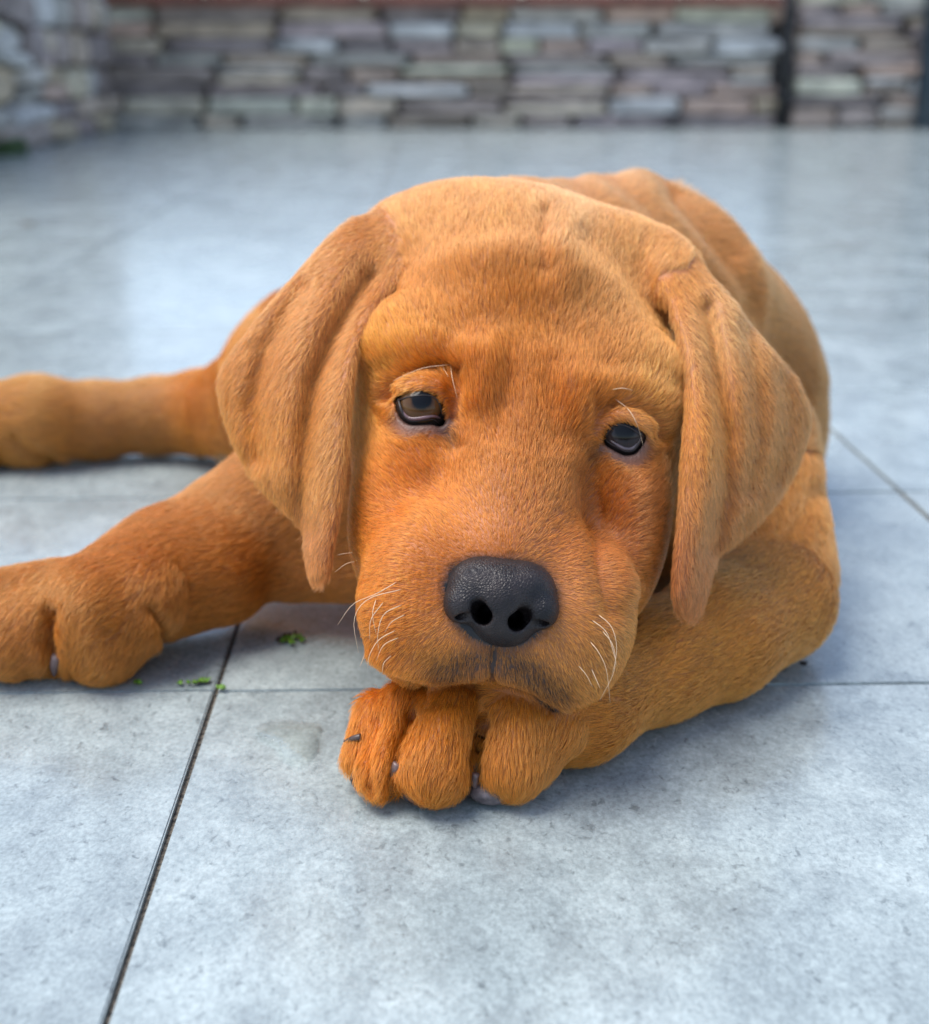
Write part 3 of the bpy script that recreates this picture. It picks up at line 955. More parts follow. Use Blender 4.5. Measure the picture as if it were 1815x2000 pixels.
NOSE_OUT = [(862, 1140), (878, 1104), (925, 1086), (1000, 1090), (1062, 1106), (1092, 1150), (1090, 1182), (1062, 1236), (1030, 1262), (990, 1271), (950, 1264), (913, 1246), (884, 1216), (866, 1172)]
NOSE_OUT = [(978 + (a - 978) * .95, 1178 + (b_ - 1178) * .95) for a, b_ in NOSE_OUT]
MOUTH = [(800, 1340), (850, 1350), (905, 1346), (960, 1342), (1030, 1362), (1095, 1400)]
PHIL = [(967, 1268), (962, 1318)]
LIP = [(872, 1322), (915, 1300), (965, 1290), (1025, 1312), (1085, 1362)]
def bare(px, py, reg):
    """0 where the skin is bare"""
    f = np.ones(len(px))
    hd = reg == R_['head']
    d = poly_dist(px, py, NOSE_OUT + NOSE_OUT[:1])
    f = np.where(hd & poly_mask(px, py, NOSE_OUT) & (d > 6), 0, f)
    for _, _, poly in EYEBALLS:
        d = poly_dist(px, py, poly + poly[:1])
        ins = poly_mask(px, py, poly)
        below = np.clip((py - np.mean([q[1] for q in poly])) / 25, 0, 1)
        lim = 3 + 26 * below
        f = np.where(hd & (ins | (d < lim * 0.55)), 0, f)
        f = np.where(hd & ~ins & (d >= lim * 0.55) & (d < lim * 1.5), f * np.clip((d - lim * 0.55) / (lim * 0.95), 0, 1), f)
    f = np.where(reg == R_['pad'], 0.0, f)
    f = np.where(hd & (poly_dist(px, py, MOUTH) < 7), 0, f)
    f = np.where(hd & (poly_dist(px, py, PHIL) < 3.5), 0, f)
    return f
def dark_skin(px, py, reg):
    """how far the naked or thinly haired skin shows grey violet"""
    hd = reg == R_['head']
    f = np.zeros(len(px))
    for _, _, poly in EYEBALLS:
        d = poly_dist(px, py, poly + poly[:1])
        below = np.clip((py - np.mean([q[1] for q in poly]) + 5) / 30, 0, 1)
        f = np.maximum(f, np.clip(1.2 - d / (9 + 31 * below), 0, 1))
    for tr_ in ([(862, 828), (884, 862)], [(1180, 872), (1158, 892)]):        # tear troughs
        f = np.maximum(f, 0.75 * np.exp(-(poly_dist(px, py, tr_) / 17) ** 2))
    d = poly_dist(px, py, NOSE_OUT + NOSE_OUT[:1])
    f = np.maximum(f, np.exp(-(d / 9) ** 2) * 0.8)
    return f * hd
def lip_dark(px, py, reg):
    d = poly_dist(px, py, LIP)
    return np.exp(-(d / 38) ** 3) * (reg == R_['head'])
SKIN_GREY = C(114, 82, 74)
LIP_COL = C(90, 58, 46)

skin = guide_color(px, py, REG) * np.array([0.62, 0.50, 0.42])
ds = dark_skin(px, py, REG)[:, None]
skin = skin * (1 - ds) + SKIN_GREY * 0.34 * ds
ld = lip_dark(px, py, REG)[:, None]
skin = skin * (1 - ld) + LIP_COL * 0.6 * ld
md = np.exp(-(np.minimum(poly_dist(px, py, MOUTH), poly_dist(px, py, PHIL) * 2) / 9) ** 2)[:, None] * (REG == R_['head'])[:, None]
skin = skin * (1 - md) + np.array([0.02, 0.011, 0.009]) * md
nin = (poly_mask(px, py, NOSE_OUT) & (REG == R_['head']))[:, None]
skin = np.where(nin, np.array([0.006, 0.005, 0.005]), skin)
padm = (REG == R_['pad'])[:, None]
skin = np.where(padm, C(150, 112, 104), skin)

me = mesh_np("body", V, F)
ca = me.attributes.new("skin_color", 'FLOAT_COLOR', 'POINT')
ca.data.foreach_set('color', np.hstack([skin, np.ones((len(V), 1))]).astype(np.float32).ravel())

m_skin, nt, b = new_mat("skin_under_coat")
at = nt.nodes.new('ShaderNodeAttribute'); at.attribute_name = "skin_color"
nz = nt.nodes.new('ShaderNodeTexNoise'); nz.inputs['Scale'].default_value = 900
tcn = nt.nodes.new('ShaderNodeTexCoord')
nt.links.new(tcn.outputs['Object'], nz.inputs['Vector'])
bp = nt.nodes.new('ShaderNodeBump'); bp.inputs['Distance'].default_value = 0.0006; bp.inputs['Strength'].default_value = 0.6
nt.links.new(nz.outputs[0], bp.inputs['Height']); nt.links.new(bp.outputs[0], b.inputs['Normal'])
nt.links.new(at.outputs['Color'], b.inputs['Base Color'])
b.inputs['Roughness'].default_value = 0.55

centre = UH(1000, 1150, 0)
puppy = empty("puppy", (float(centre[0]), float(centre[1]), 0.0))
tag(puppy, "fox red labrador puppy lying on the tiles, chin resting on its front paw", "puppy")
body_ob = link("body", me, puppy, m_skin)

# ---- groom
T0 = F[:, [0, 1, 2]]; T1 = F[:, [0, 2, 3]]
T = np.concatenate([T0, T1])
area = 0.5 * np.linalg.norm(np.cross(V[T[:, 1]] - V[T[:, 0]], V[T[:, 2]] - V[T[:, 0]]), axis=1)
fc = ((N[T].mean(1)) * view[T[:, 0]]).sum(1)
zc = V[T].mean(1)
wgt = np.where(fc > -0.25, 1.0, 0.22)
dist_w = np.clip(1.25 - (pz[T[:, 0]] - 0.50) * 2.4, 0.25, 1.0)
wgt = wgt * dist_w
inframe = px[T[:, 0]] > -260
wgt = wgt * np.where(inframe, 1, 0.15) * (zc[:, 2] > 0.0016)
wgt = wgt * np.where(np.isin(REG[T[:, 0]], [R_['head']]), 1.25, 1.0)
NH = 880000
prob = area * wgt
cdf = np.cumsum(prob); cdf /= cdf[-1]
ti = np.searchsorted(cdf, rng.random(NH))
u = rng.random((NH, 2)); sw = u.sum(1) > 1; u[sw] = 1 - u[sw]
tri = T[ti]
bw = np.stack([1 - u.sum(1), u[:, 0], u[:, 1]], 1)
P = (V[tri] * bw[:, :, None]).sum(1)
Nn = (N[tri] * bw[:, :, None]).sum(1); Nn /= np.linalg.norm(Nn, axis=1, keepdims=True)
reg = REG[tri[:, 0]]
hx, hy, hz = proj(P)
keep = rng.random(NH) < bare(hx, hy, reg)
P, Nn, reg, hx, hy = P[keep], Nn[keep], reg[keep], hx[keep], hy[keep]
n = len(P)

# lie of the coat
FLOW = np.zeros((n, 3))
isH = reg == R_['head']
cx, cy = 985.0, 1120.0
dx, dy = hx - cx, hy - cy
dy = np.where(hy > 1240, np.abs(dy) * 1.5, dy)
up = np.clip((1000 - hy) / 300, 0, 1)
dy = dy - 120 * up
for poly, sx in ((EYE_L, -1), (EYE_R, 1)):                # hair round the eyes sweeps outwards and over the lid
    de = poly_dist(hx, hy, poly + poly[:1])
    w_ = np.clip(1.3 - de / 48, 0, 1)
    mg = np.hypot(dx, dy)
    dx = dx * (1 - w_) + sx * 0.85 * mg * w_
    dy = dy * (1 - w_) + 0.42 * mg * w_
FLOW[isH] = (dx[:, None] * cR - dy[:, None] * cU)[isH] + (cF * 60)
for nme, gi in R_.items():
    if nme == 'head':
        continue
    m = reg == gi
    if not m.any():
        continue
    Q = P[m]; acc = np.zeros((len(Q), 3))
    for p in [c for q in GROUPS[nme] for c in getattr(q, 'cones', [q])]:
        if np.abs(p.dir).sum() < 0.1:
            continue
        d = p.d(Q[:, 0], Q[:, 1], Q[:, 2])
        acc += np.exp(-np.clip(d, -0.01, 0.2) / 0.004)[:, None] * p.dir
    FLOW[m] = acc
for nme, (rx, ry), sx in (('ear_l', EAR_ROOT['ear_l'], -.15), ('ear_r', EAR_ROOT['ear_r'], .12)):
    m = reg == R_[nme]
    vx, vy = hx[m] - rx, hy[m] - ry + 60
    mg = np.hypot(vx, vy) + 1
    FLOW[m] = (vx / mg * 0.5 + sx)[:, None] * cR - (vy / mg * 0.5 + 0.55)[:, None] * cU
for nme in ('leg_l', 'hind'):
    FLOW[reg == R_[nme]] *= -1
mt = np.isin(reg, [R_['toes_l'], R_['hind2'], R_['pad']])
FLOW[mt] = np.array([-0.5, -0.4, -0.75])
mb = reg == R_['body']
FLOW[mb] = np.where((P[mb, 1] < 0.66)[:, None] & (hy[mb] > 880)[:, None], FLOW[mb], np.array([0.35, 0.7, -0.45]))
FLOW[np.linalg.norm(FLOW, axis=1) < 1e-9] = (0, 0.3, -1)
FLOW /= np.linalg.norm(FLOW, axis=1, keepdims=True)

def lattice(P, s, seed, comps=3):
    """smooth value noise on a lattice"""
    q = P / s
    i = np.floor(q).astype(np.int64); f = q - i; f = f * f * (3 - 2 * f)
    out = np.zeros((len(P), comps))
    for a in (0, 1):
        for b in (0, 1):
            for c in (0, 1):
                h = ((i[:, 0] + a) * 73856093) ^ ((i[:, 1] + b) * 19349663) ^ ((i[:, 2] + c) * 83492791) ^ (seed * 2654435761)
                w = (f[:, 0] if a else 1 - f[:, 0]) * (f[:, 1] if b else 1 - f[:, 1]) * (f[:, 2] if c else 1 - f[:, 2])
                for k in range(comps):
                    hh = (h * (2 * k + 1) * 40503 + k * 7919) & 0xFFFFFF
                    hh = ((hh ^ (hh >> 9)) * 2654435761) & 0xFFFFFF
                    out[:, k] += w * (hh / float(0xFFFFFF) * 2 - 1)
    return out
FLOW += lattice(P, 0.014, 1) * 0.22 + lattice(P, 0.0035, 2) * 0.14 + rng.normal(0, 0.10, (n, 3))
tng = FLOW - (FLOW * Nn).sum(1, keepdims=True) * Nn
tng /= np.linalg.norm(tng, axis=1, keepdims=True) + 1e-9

LEN_MM = {'head': 6.0, 'ear_l': 5.0, 'ear_r': 5.0, 'body': 8.0, 'leg_r': 6.0, 'toes': 5.8, 'leg_l': 6.5, 'toes_l': 6.0, 'pad': 3.0, 'hind': 8.0, 'hind2': 5.0}
ln = np.array([LEN_MM[nm] for nm in names])[reg]
dn = poly_dist(hx, hy, NOSE_OUT + NOSE_OUT[:1])
mz = np.clip(dn / 300, 0, 1)
ln = np.where(isH, 2.2 + 3.8 * mz, ln)
ey = np.minimum(poly_dist(hx, hy, EYE_L + EYE_L[:1]), poly_dist(hx, hy, EYE_R + EYE_R[:1]))
ln = np.where(isH, np.minimum(ln, 2.4 + ey * 0.05), ln)
ln = ln * rng.uniform(0.65, 1.25, n) / 1000
lift = np.where(isH, 0.33, np.where((reg == R_['ear_l']) | (reg == R_['ear_r']), 0.26, 0.32)) + rng.normal(0, 0.08, n)
d0 = tng + Nn * lift[:, None] * 1.7
d0 /= np.linalg.norm(d0, axis=1, keepdims=True)
d1 = tng + Nn * lift[:, None] * 0.75; d1 /= np.linalg.norm(d1, axis=1, keepdims=True)
d2 = tng + Nn * lift[:, None] * 0.2 + rng.normal(0, 0.12, (n, 3)); d2 /= np.linalg.norm(d2, axis=1, keepdims=True)
K = np.empty((n, 4, 3))
K[:, 0] = P - Nn * 0.0003
K[:, 1] = K[:, 0] + d0 * (ln * 0.33)[:, None]
K[:, 2] = K[:, 1] + d1 * (ln * 0.34)[:, None]
K[:, 3] = K[:, 2] + d2 * (ln * 0.33)[:, None]
# tufts: tips lean towards their neighbours
key = np.floor(P / 0.0016).astype(np.int64)
hk = (key[:, 0] * 73856093) ^ (key[:, 1] * 19349663) ^ (key[:, 2] * 83492791)
_, inv = np.unique(hk, return_inverse=True)
cn = np.bincount(inv)
for lev, amt in ((2, 0.16), (3, 0.34)):
    mean = np.stack([np.bincount(inv, K[:, lev, i]) / cn for i in range(3)], 1)
    K[:, lev] += (mean[inv] - K[:, lev]) * amt
K[:, :, 2] = np.maximum(K[:, :, 2], 0.0004)
tuft = rng.normal(0, 0.10, len(cn))[inv]
fur = guide_color(hx, hy, reg)
dsk = dark_skin(hx, hy, reg)[:, None]
fur = fur * (1 - dsk) + C(98, 66, 54) * dsk
lpd = (lip_dark(hx, hy, reg) * np.clip(0.66 + 0.28 * rng.normal(0, 1, n), 0.05, 1))[:, None]
fur = fur * (1 - lpd) + LIP_COL * lpd
fur = np.clip(fur, 0, 1) ** np.array([0.93, 1.03, 1.24]) * 1.24
fur = fur * np.clip(1 + tuft + rng.normal(0, 0.19, n), 0.5, 1.6)[:, None]
fur = np.clip(fur, 0.004, 0.9)

m_fur = bpy.data.materials.new("fox_red_coat")
m_fur.use_nodes = True
nt = m_fur.node_tree
for q in list(nt.nodes):
    nt.nodes.remove(q)
out = nt.nodes.new('ShaderNodeOutputMaterial')
hb = nt.nodes.new('ShaderNodeBsdfHairPrincipled')
hb.model = 'CHIANG'
hb.parametrization = 'COLOR'
at = nt.nodes.new('ShaderNodeAttribute'); at.attribute_name = "coat_color"
hi_ = nt.nodes.new('ShaderNodeHairInfo')
rmp = nt.nodes.new('ShaderNodeValToRGB')
rmp.color_ramp.elements[0].color = (0.62, 0.48, 0.36, 1)
rmp.color_ramp.elements[1].color = (1.18, 1.17, 1.15, 1)
nt.links.new(hi_.outputs['Intercept'], rmp.inputs[0])
mx = nt.nodes.new('ShaderNodeMix'); mx.data_type = 'RGBA'; mx.blend_type = 'MULTIPLY'; mx.inputs[0].default_value = 1.0
nt.links.new(at.outputs['Color'], mx.inputs[6]); nt.links.new(rmp.outputs[0], mx.inputs[7])
nt.links.new(mx.outputs[2], hb.inputs['Color'])
hb.inputs['Roughness'].default_value = 0.38
hb.inputs['Radial Roughness'].default_value = 0.55
hb.inputs['Coat'].default_value = 0.0
hb.inputs['IOR'].default_value = 1.5
hb.inputs['Random Roughness'].default_value = 0.2
pb = nt.nodes.new('ShaderNodeBsdfPrincipled')
nt.links.new(mx.outputs[2], pb.inputs['Base Color'])
pb.inputs['Roughness'].default_value = 0.42
pb.inputs['Specular IOR Level'].default_value = 0.3
mxs = nt.nodes.new('ShaderNodeMixShader'); mxs.inputs[0].default_value = 0.55
nt.links.new(hb.outputs[0], mxs.inputs[1]); nt.links.new(pb.outputs[0], mxs.inputs[2])
nt.links.new(mxs.outputs[0], out.inputs['Surface'])

def fur_object(name, sel):
    k = int(sel.sum())
    if not k:
        return
    cu = bpy.data.hair_curves.new(name)
    cu.add_curves([4] * k)
    cu.attributes['position'].data.foreach_set('vector', K[sel].astype(np.float32).ravel())
    rad = np.tile(np.array([0.066, 0.060, 0.044, 0.012], np.float32) / 1000, (k, 1))
    ra = cu.attributes.get('radius') or cu.attributes.new('radius', 'FLOAT', 'POINT')
    ra.data.foreach_set('value', rad.ravel())
    cc = cu.attributes.new('coat_color', 'FLOAT_COLOR', 'CURVE')
    cc.data.foreach_set('color', np.hstack([fur[sel], np.ones((k, 1))]).astype(np.float32).ravel())
    return link(name, cu, body_ob, m_fur)
rg = lambda *a: np.isin(reg, [R_[q] for q in a])
fur_object("head_fur", rg('head'))
fur_object("ear_fur", rg('ear_l'))
fur_object("ear_fur", rg('ear_r'))
fur_object("body_fur", rg('body'))
fur_object("leg_fur", rg('leg_r'))
fur_object("paw_fur", rg('toes'))
fur_object("leg_fur", rg('leg_l'))
fur_object("paw_fur", rg('toes_l', 'pad'))
fur_object("hind_leg_fur", rg('hind', 'hind2'))

# ---- eyes
def eye_material(name, iris_in, iris_out):
    m, nt, b = new_mat(name)
    N_, L = nt.nodes, nt.links
    tc = N_.new('ShaderNodeTexCoord')
    nm = N_.new('ShaderNodeVectorMath'); nm.operation = 'NORMALIZE'
    L.new(tc.outputs['Object'], nm.inputs[0])
    dt = N_.new('ShaderNodeVectorMath'); dt.operation = 'DOT_PRODUCT'
    dt.inputs[1].default_value = (0, 0, 1)
    L.new(nm.outputs[0], dt.inputs[0])
    ac = N_.new('ShaderNodeMath'); ac.operation = 'ARCCOSINE'
    L.new(dt.outputs['Value'], ac.inputs[0])
    nz = N_.new('ShaderNodeTexNoise'); nz.inputs['Scale'].default_value = 500
    L.new(tc.outputs['Object'], nz.inputs['Vector'])
    sc_ = N_.new('ShaderNodeMath'); sc_.operation = 'MULTIPLY_ADD'; sc_.inputs[1].default_value = 0.12
    L.new(nz.outputs[0], sc_.inputs[0]); L.new(ac.outputs[0], sc_.inputs[2])
    r = N_.new('ShaderNodeValToRGB')
    e = r.color_ramp.elements
    e[0].position = 0.0; e[0].color = (0.004, 0.004, 0.005, 1)
    e[1].position = 1.0; e[1].color = (0.02, 0.014, 0.012, 1)
    for p_, c_ in ((0.38, (0.003, 0.003, 0.003)), (0.50, iris_in), (0.72, iris_out), (0.90, tuple(0.5 * q for q in iris_out)), (0.97, (0.010, 0.008, 0.007))):
        q = e.new(p_); q.color = (*c_, 1)
    L.new(sc_.outputs[0], r.inputs[0])
    L.new(r.outputs[0], b.inputs['Base Color'])
    b.inputs['Roughness'].default_value = 0.5
    b.inputs['Specular IOR Level'].default_value = 0.0
    b.inputs['Coat Weight'].default_value = 0.5
    b.inputs['Coat Roughness'].default_value = 0.015
    b.inputs['Coat IOR'].default_value = 1.45
    return m
m_lid = plain("dark_lid_rim", (0.020, 0.012, 0.011), 0.5, 300, 0.3)
m_conj = plain("wet_pink_lid", (0.13, 0.066, 0.068), 0.3, 200, 0.4, coat=0.3)
m_haw = plain("wet_grey_lid", (0.09, 0.065, 0.07), 0.3, 200, 0.4, coat=0.3)
eye_lbl = ["hazel eye under a heavy lid, left in the picture", "darker eye, right in the picture"]
for ei, (c, rad, poly) in enumerate(EYEBALLS):
    bm = bmesh.new()
    bmesh.ops.create_uvsphere(bm, u_segments=48, v_segments=32, radius=rad)
    for v in bm.verts:                                   # corneal bulge
        a = v.co.normalized().z
        if a > 0.62:
            v.co *= 1 + 0.05 * ((a - 0.62) / 0.38) ** 0.8
    me = bpy.data.meshes.new("eye"); bm.to_mesh(me); bm.free()
    me.polygons.foreach_set('use_smooth', np.ones(len(me.polygons), bool))
    em = eye_material("iris_brown", (0.075, 0.034, 0.012), (0.095, 0.046, 0.017)) if ei == 0 else eye_material("iris_dark", (0.022, 0.017, 0.018), (0.035, 0.024, 0.022))
    o = bpy.data.objects.new("eye", me)
    me.materials.append(em)
    col.objects.link(o)
    o.location = c
    gaze = -cF + cU * (0.24 if ei == 0 else 0.16) + cR * (0.03 if ei == 0 else -0.05)
    o.rotation_euler = Vector(gaze).to_track_quat('Z', 'Y').to_euler()
    o.parent = puppy; o.matrix_parent_inverse = Matrix.Translation(puppy.location).inverted()
    o["label"] = eye_lbl[ei]
    # rims follow the eyeball
    def on_ball(p, extra):
        d = cR * ((p[0] - W0 / 2) / FPX) - cU * ((p[1] - H0 / 2) / FPX) + cF
        d = d / np.linalg.norm(d)
        oc = cP - c
        bq = oc @ d; cq = oc @ oc - (rad + extra) ** 2
        disc = bq * bq - cq
        t = -bq - math.sqrt(disc) if disc > 0 else -bq
        return cP + d * t
    if ei == 0:
        upper = [(768, 781), (785, 773), (808, 769), (832, 767), (853, 772), (866, 788), (872, 812)]
        rim = [(770, 776), (776, 798), (786, 818), (802, 828), (830, 825), (852, 824), (866, 834)]
        wid = [.25, .6, .42, .25, .2, .2, .2]
    else:
        upper = [(1178, 854), (1184, 841), (1197, 829), (1215, 826), (1236, 834), (1252, 846), (1260, 853)]
        rim = [(1260, 850), (1252, 868), (1240, 883), (1222, 886), (1202, 876), (1186, 867), (1176, 858)]
        wid = [.25, .6, .5, .25, .2, .2, .2]
    upper, rim = shrink(upper, EK[ei], EC[ei]), shrink(rim, EK[ei], EC[ei])
    pts = spline([on_ball(p, 0.0005) for p in upper], 20)
    tube("upper_lid", pts, [0.00022] * 20, m_lid, puppy, 7)
    Q_ = spline([list(on_ball(p, 0.0004)) + [w_ / 1000] for p, w_ in zip(rim, wid)], 24)
    tube("lower_lid", Q_[:, :3], Q_[:, 3], m_lid, puppy, 7)
    cen = np.mean(poly, 0)
    if ei == 0:
        low = [(776, 792), (786, 813), (802, 822), (830, 819), (852, 816), (867, 820)]
        hawl = [(848, 812), (858, 803), (868, 794)]
    else:
        low = [(1252, 864), (1239, 878), (1222, 880), (1202, 870), (1188, 861)]
        hawl = [(1184, 856), (1190, 850), (1192, 842)]
    low, hawl = shrink(low, EK[ei], EC[ei]), shrink(hawl, EK[ei], EC[ei])
    pts = spline([on_ball(p, 0.0001) for p in low], 16)
    tube("inner_lid", pts, [0.0003 + 0.0005 * math.sin(math.pi * i / 15) for i in range(16)], m_conj if ei == 0 else m_haw, puppy, 7)

# ---- nose, its own finer field
NZ = .452
nose_prims = [
    Ell(U(976, 1140, .4590), (.0185, .0095, .0135), 6, 0, .005),
    Ell(U(978, 1165, .4555), (.0165, .0120, .0130), 6, 0, .005),
    Ell(U(984, 1218, .4570), (.0125, .0095, .0115), 4, 0, .005),
    Ell(U(898, 1176, .4535), (.0068, .0078, .0090), 10, 0, .003),
    Ell(U(1062, 1188, .4540), (.0066, .0078, .0090), -4, 0, .003),
    Ell(U(928, 1130, .4560), (.0090, .0075, .0095), -12, 0, .004),
    Ell(U(1038, 1140, .4565), (.0090, .0075, .0095), 22, 0, .004),
]
cuts = [
    (Cone(U(937, 1207, .4385), U(952, 1196, .468), .0034, .0034), .0014),
    (Cone(U(930, 1180, .4400), U(936, 1196, .452), .0024, .0030), .0018),
    (Cone(U(930, 1213, .4440), U(905, 1212, .4465), .0030, .0024), .0008),
    (Cone(U(905, 1212, .4465), U(884, 1198, .4505), .0024, .0014), .0008),
    (Cone(U(1016, 1221, .4385), U(1002, 1206, .468), .0034, .0034), .0014),
    (Cone(U(1031, 1194, .4405), U(1022, 1208, .452), .0024, .0030), .0018),
    (Cone(U(1024, 1228, .4440), U(1052, 1228, .4465), .0030, .0024), .0008),
    (Cone(U(1052, 1228, .4465), U(1078, 1210, .4510), .0024, .0014), .0008),
    (Cone(U(974, 1222, .4425), U(963, 1284, .4480), .0008, .0012), .0016),
]
vn = 0.00042
nlo = np.min([p.lo for p in nose_prims], 0) - 0.002
nhi = np.max([p.hi for p in nose_prims], 0) + 0.002
nn = np.ceil((nhi - nlo) / vn).astype(int) + 1
X, Y, Z = np.meshgrid(*[nlo[i] + np.arange(nn[i]) * vn for i in range(3)], indexing='ij', sparse=True)
Dn = np.full(nn, 1.0)
for p in nose_prims:
    Dn = smin(Dn, p.d(X, Y, Z), p.k)
for p, k in cuts:
    Dn = -smin(-Dn, p.d(X, Y, Z), k)
NV, NF = surface_nets(Dn, nlo, vn)
NV = smooth_mesh(NV, NF, 3)
nc = U(978, 1178, .456)
NV = nc + (NV - nc) @ (np.eye(3) - 0.06 * (np.outer(cR, cR) + np.outer(cU, cU)))
me = mesh_np("nose", NV, NF)
m_nose, nt, b = new_mat("wet_nose_leather")
N_, L = nt.nodes, nt.links
tc = N_.new('ShaderNodeTexCoord')
vo = N_.new('ShaderNodeTexVoronoi'); vo.inputs['Scale'].default_value = 1000; vo.feature = 'DISTANCE_TO_EDGE'
L.new(tc.outputs['Object'], vo.inputs['Vector'])
nz = N_.new('ShaderNodeTexNoise'); nz.inputs['Scale'].default_value = 120; nz.inputs['Detail'].default_value = 5
L.new(tc.outputs['Object'], nz.inputs['Vector'])
r = N_.new('ShaderNodeValToRGB')
r.color_ramp.elements[0].position = 0.35; r.color_ramp.elements[0].color = (0.008, 0.007, 0.009, 1)
r.color_ramp.elements[1].position = 0.75; r.color_ramp.elements[1].color = (0.034, 0.025, 0.024, 1)
L.new(nz.outputs[0], r.inputs[0]); L.new(r.outputs[0], b.inputs['Base Color'])
bp = N_.new('ShaderNodeBump'); bp.inputs['Strength'].default_value = 0.8; bp.inputs['Distance'].default_value = 0.0006
L.new(vo.outputs['Distance'], bp.inputs['Height']); L.new(bp.outputs[0], b.inputs['Normal'])
b.inputs['Roughness'].default_value = 0.40
b.inputs['Specular IOR Level'].default_value = 0.3
nose = link("nose", me, puppy, m_nose)
nose["label"] = "black leathery nose with two comma shaped nostrils"

# ---- claws and pads
m_claw_d = plain("dark_claw", (0.045, 0.025, 0.018), 0.35, 150, 0.4)
m_claw_p = plain("pale_claw", (0.15, 0.10, 0.095), 0.4, 150, 0.3)
m_padp = plain("greyish_pink_pad", (0.13, 0.105, 0.11), 0.5, 300, 0.5, 0.0006)
m_pad = plain("grey_pad", (0.05, 0.042, 0.045), 0.6, 300, 0.5, 0.0006)
def claw(rows, mat):
    P_ = [UH(a, b_, h) for a, b_, h, _ in rows]
    R2 = [r_ / 1000 for *_, r_ in rows]
    Q = spline([list(p) + [r_] for p, r_ in zip(P_, R2)], 9)
    tube("claw", Q[:, :3], Q[:, 3], mat, puppy, 10)
claw([(706, 1440, .020, 1.5), (690, 1443, .019, 1.2), (672, 1448, .016, 0.3)], m_claw_d)
claw([(706, 1500, .013, 2.0), (694, 1522, .009, 1.9), (700, 1543, .003, 0.5)], m_claw_d)
claw([(778, 1492, .017, 2.0), (770, 1508, .014, 1.9), (768, 1522, .010, 0.7)], m_claw_p)
claw([(930, 1512, .013, 1.3), (927, 1530, .009, 1.2), (932, 1545, .005, 0.5)], m_claw_p)
claw([(112, 1282, .015, 2.3), (107, 1300, .010, 2.1), (106, 1320, .004, 0.6)], m_claw_p)
def toe_pad(p, r3, mat, seed):
    o = blob("toe_pad", p, r3, mat, puppy, seed, 0.03, 3)
toe_pad(UH(962, 1546, .0045), (.0085, .0060, .0042), m_padp, 1)
toe_pad(UH(838, 1550, .0042), (.0100, .0060, .0040), m_pad, 2)
toe_pad(UH(200, 1296, .005), (.0150, .0080, .0046), m_pad, 3)
toe_pad(UH(30, 1296, .005), (.0140, .0080, .0046), m_pad, 4)

# ---- whiskers
m_wh = plain("pale_whisker", (0.62, 0.44, 0.28), 0.4, 200, 0.1)
WH = [
    [(778, 1135), (735, 1160), (690, 1180), (660, 1220)], [(790, 1150), (720, 1170), (692, 1210), (700, 1275)], [(735, 1170), (728, 1200), (735, 1240)],
    [(750, 1175), (725, 1210), (722, 1250)], [(788, 1180), (750, 1200), (738, 1240), (740, 1270)], [(792, 1200), (765, 1215), (752, 1235)],
    [(775, 1230), (740, 1250), (722, 1280), (718, 1305)], [(780, 1245), (750, 1260), (735, 1290)], [(765, 1280), (750, 1295), (747, 1315)], [(715, 1272), (708, 1290), (703, 1302)],
    [(1166, 1198), (1195, 1225), (1205, 1270), (1195, 1320)], [(1155, 1210), (1185, 1235), (1200, 1280), (1205, 1300)], [(1175, 1230), (1198, 1262), (1200, 1310), (1172, 1368)],
    [(1152, 1252), (1170, 1275), (1185, 1310), (1192, 1372)], [(1155, 1305), (1166, 1330), (1173, 1345)], [(1130, 1300), (1145, 1318), (1158, 1342)],
    [(688, 1080), (675, 1081), (660, 1084)], [(692, 1097), (675, 1102), (655, 1117)],
    [(880, 712), (884, 740), (893, 776)], [(882, 712), (830, 718), (790, 733), (768, 744)], [(866, 716), (868, 722), (876, 736)],
    [(1200, 778), (1228, 800), (1245, 830), (1256, 868)], [(1192, 762), (1215, 758), (1236, 762)],
]
from mathutils.bvhtree import BVHTree
vis = np.where((REG == R_['head']))[0]
bvh = BVHTree.FromPolygons([Vector(v) for v in V], [tuple(int(i) for i in f) for f in F[np.isin(REG[F[:, 0]], [R_['head']])]])
for w in WH:
    pts = []
    S = spline([(a, b_, 0) for a, b_ in w], 12)
    d = cR * ((S[0][0] - W0 / 2) / FPX) - cU * ((S[0][1] - H0 / 2) / FPX) + cF
    hit = bvh.ray_cast(Vector(cP), Vector(d).normalized())
    z0 = (np.array(hit[0]) - cP) @ cF if hit[0] is not None else 0.49
    for i, (a, b_, _) in enumerate(S):
        t = i / 11
        d = cR * ((a - W0 / 2) / FPX) - cU * ((b_ - H0 / 2) / FPX) + cF
        hq = bvh.ray_cast(Vector(cP), Vector(d).normalized())
        zz = z0 - 0.004 * math.sin(t * math.pi * 0.6) - 0.001
        if hq[0] is not None:
            zz = min(zz, (np.array(hq[0]) - cP) @ cF - 0.002 - 0.003 * t)
        pts.append(U(a, b_, zz if i else z0 + 0.001))
    tube("whisker", pts, [0.00017 * (1 - 0.75 * i / 11) for i in range(12)], m_wh, puppy, 5)

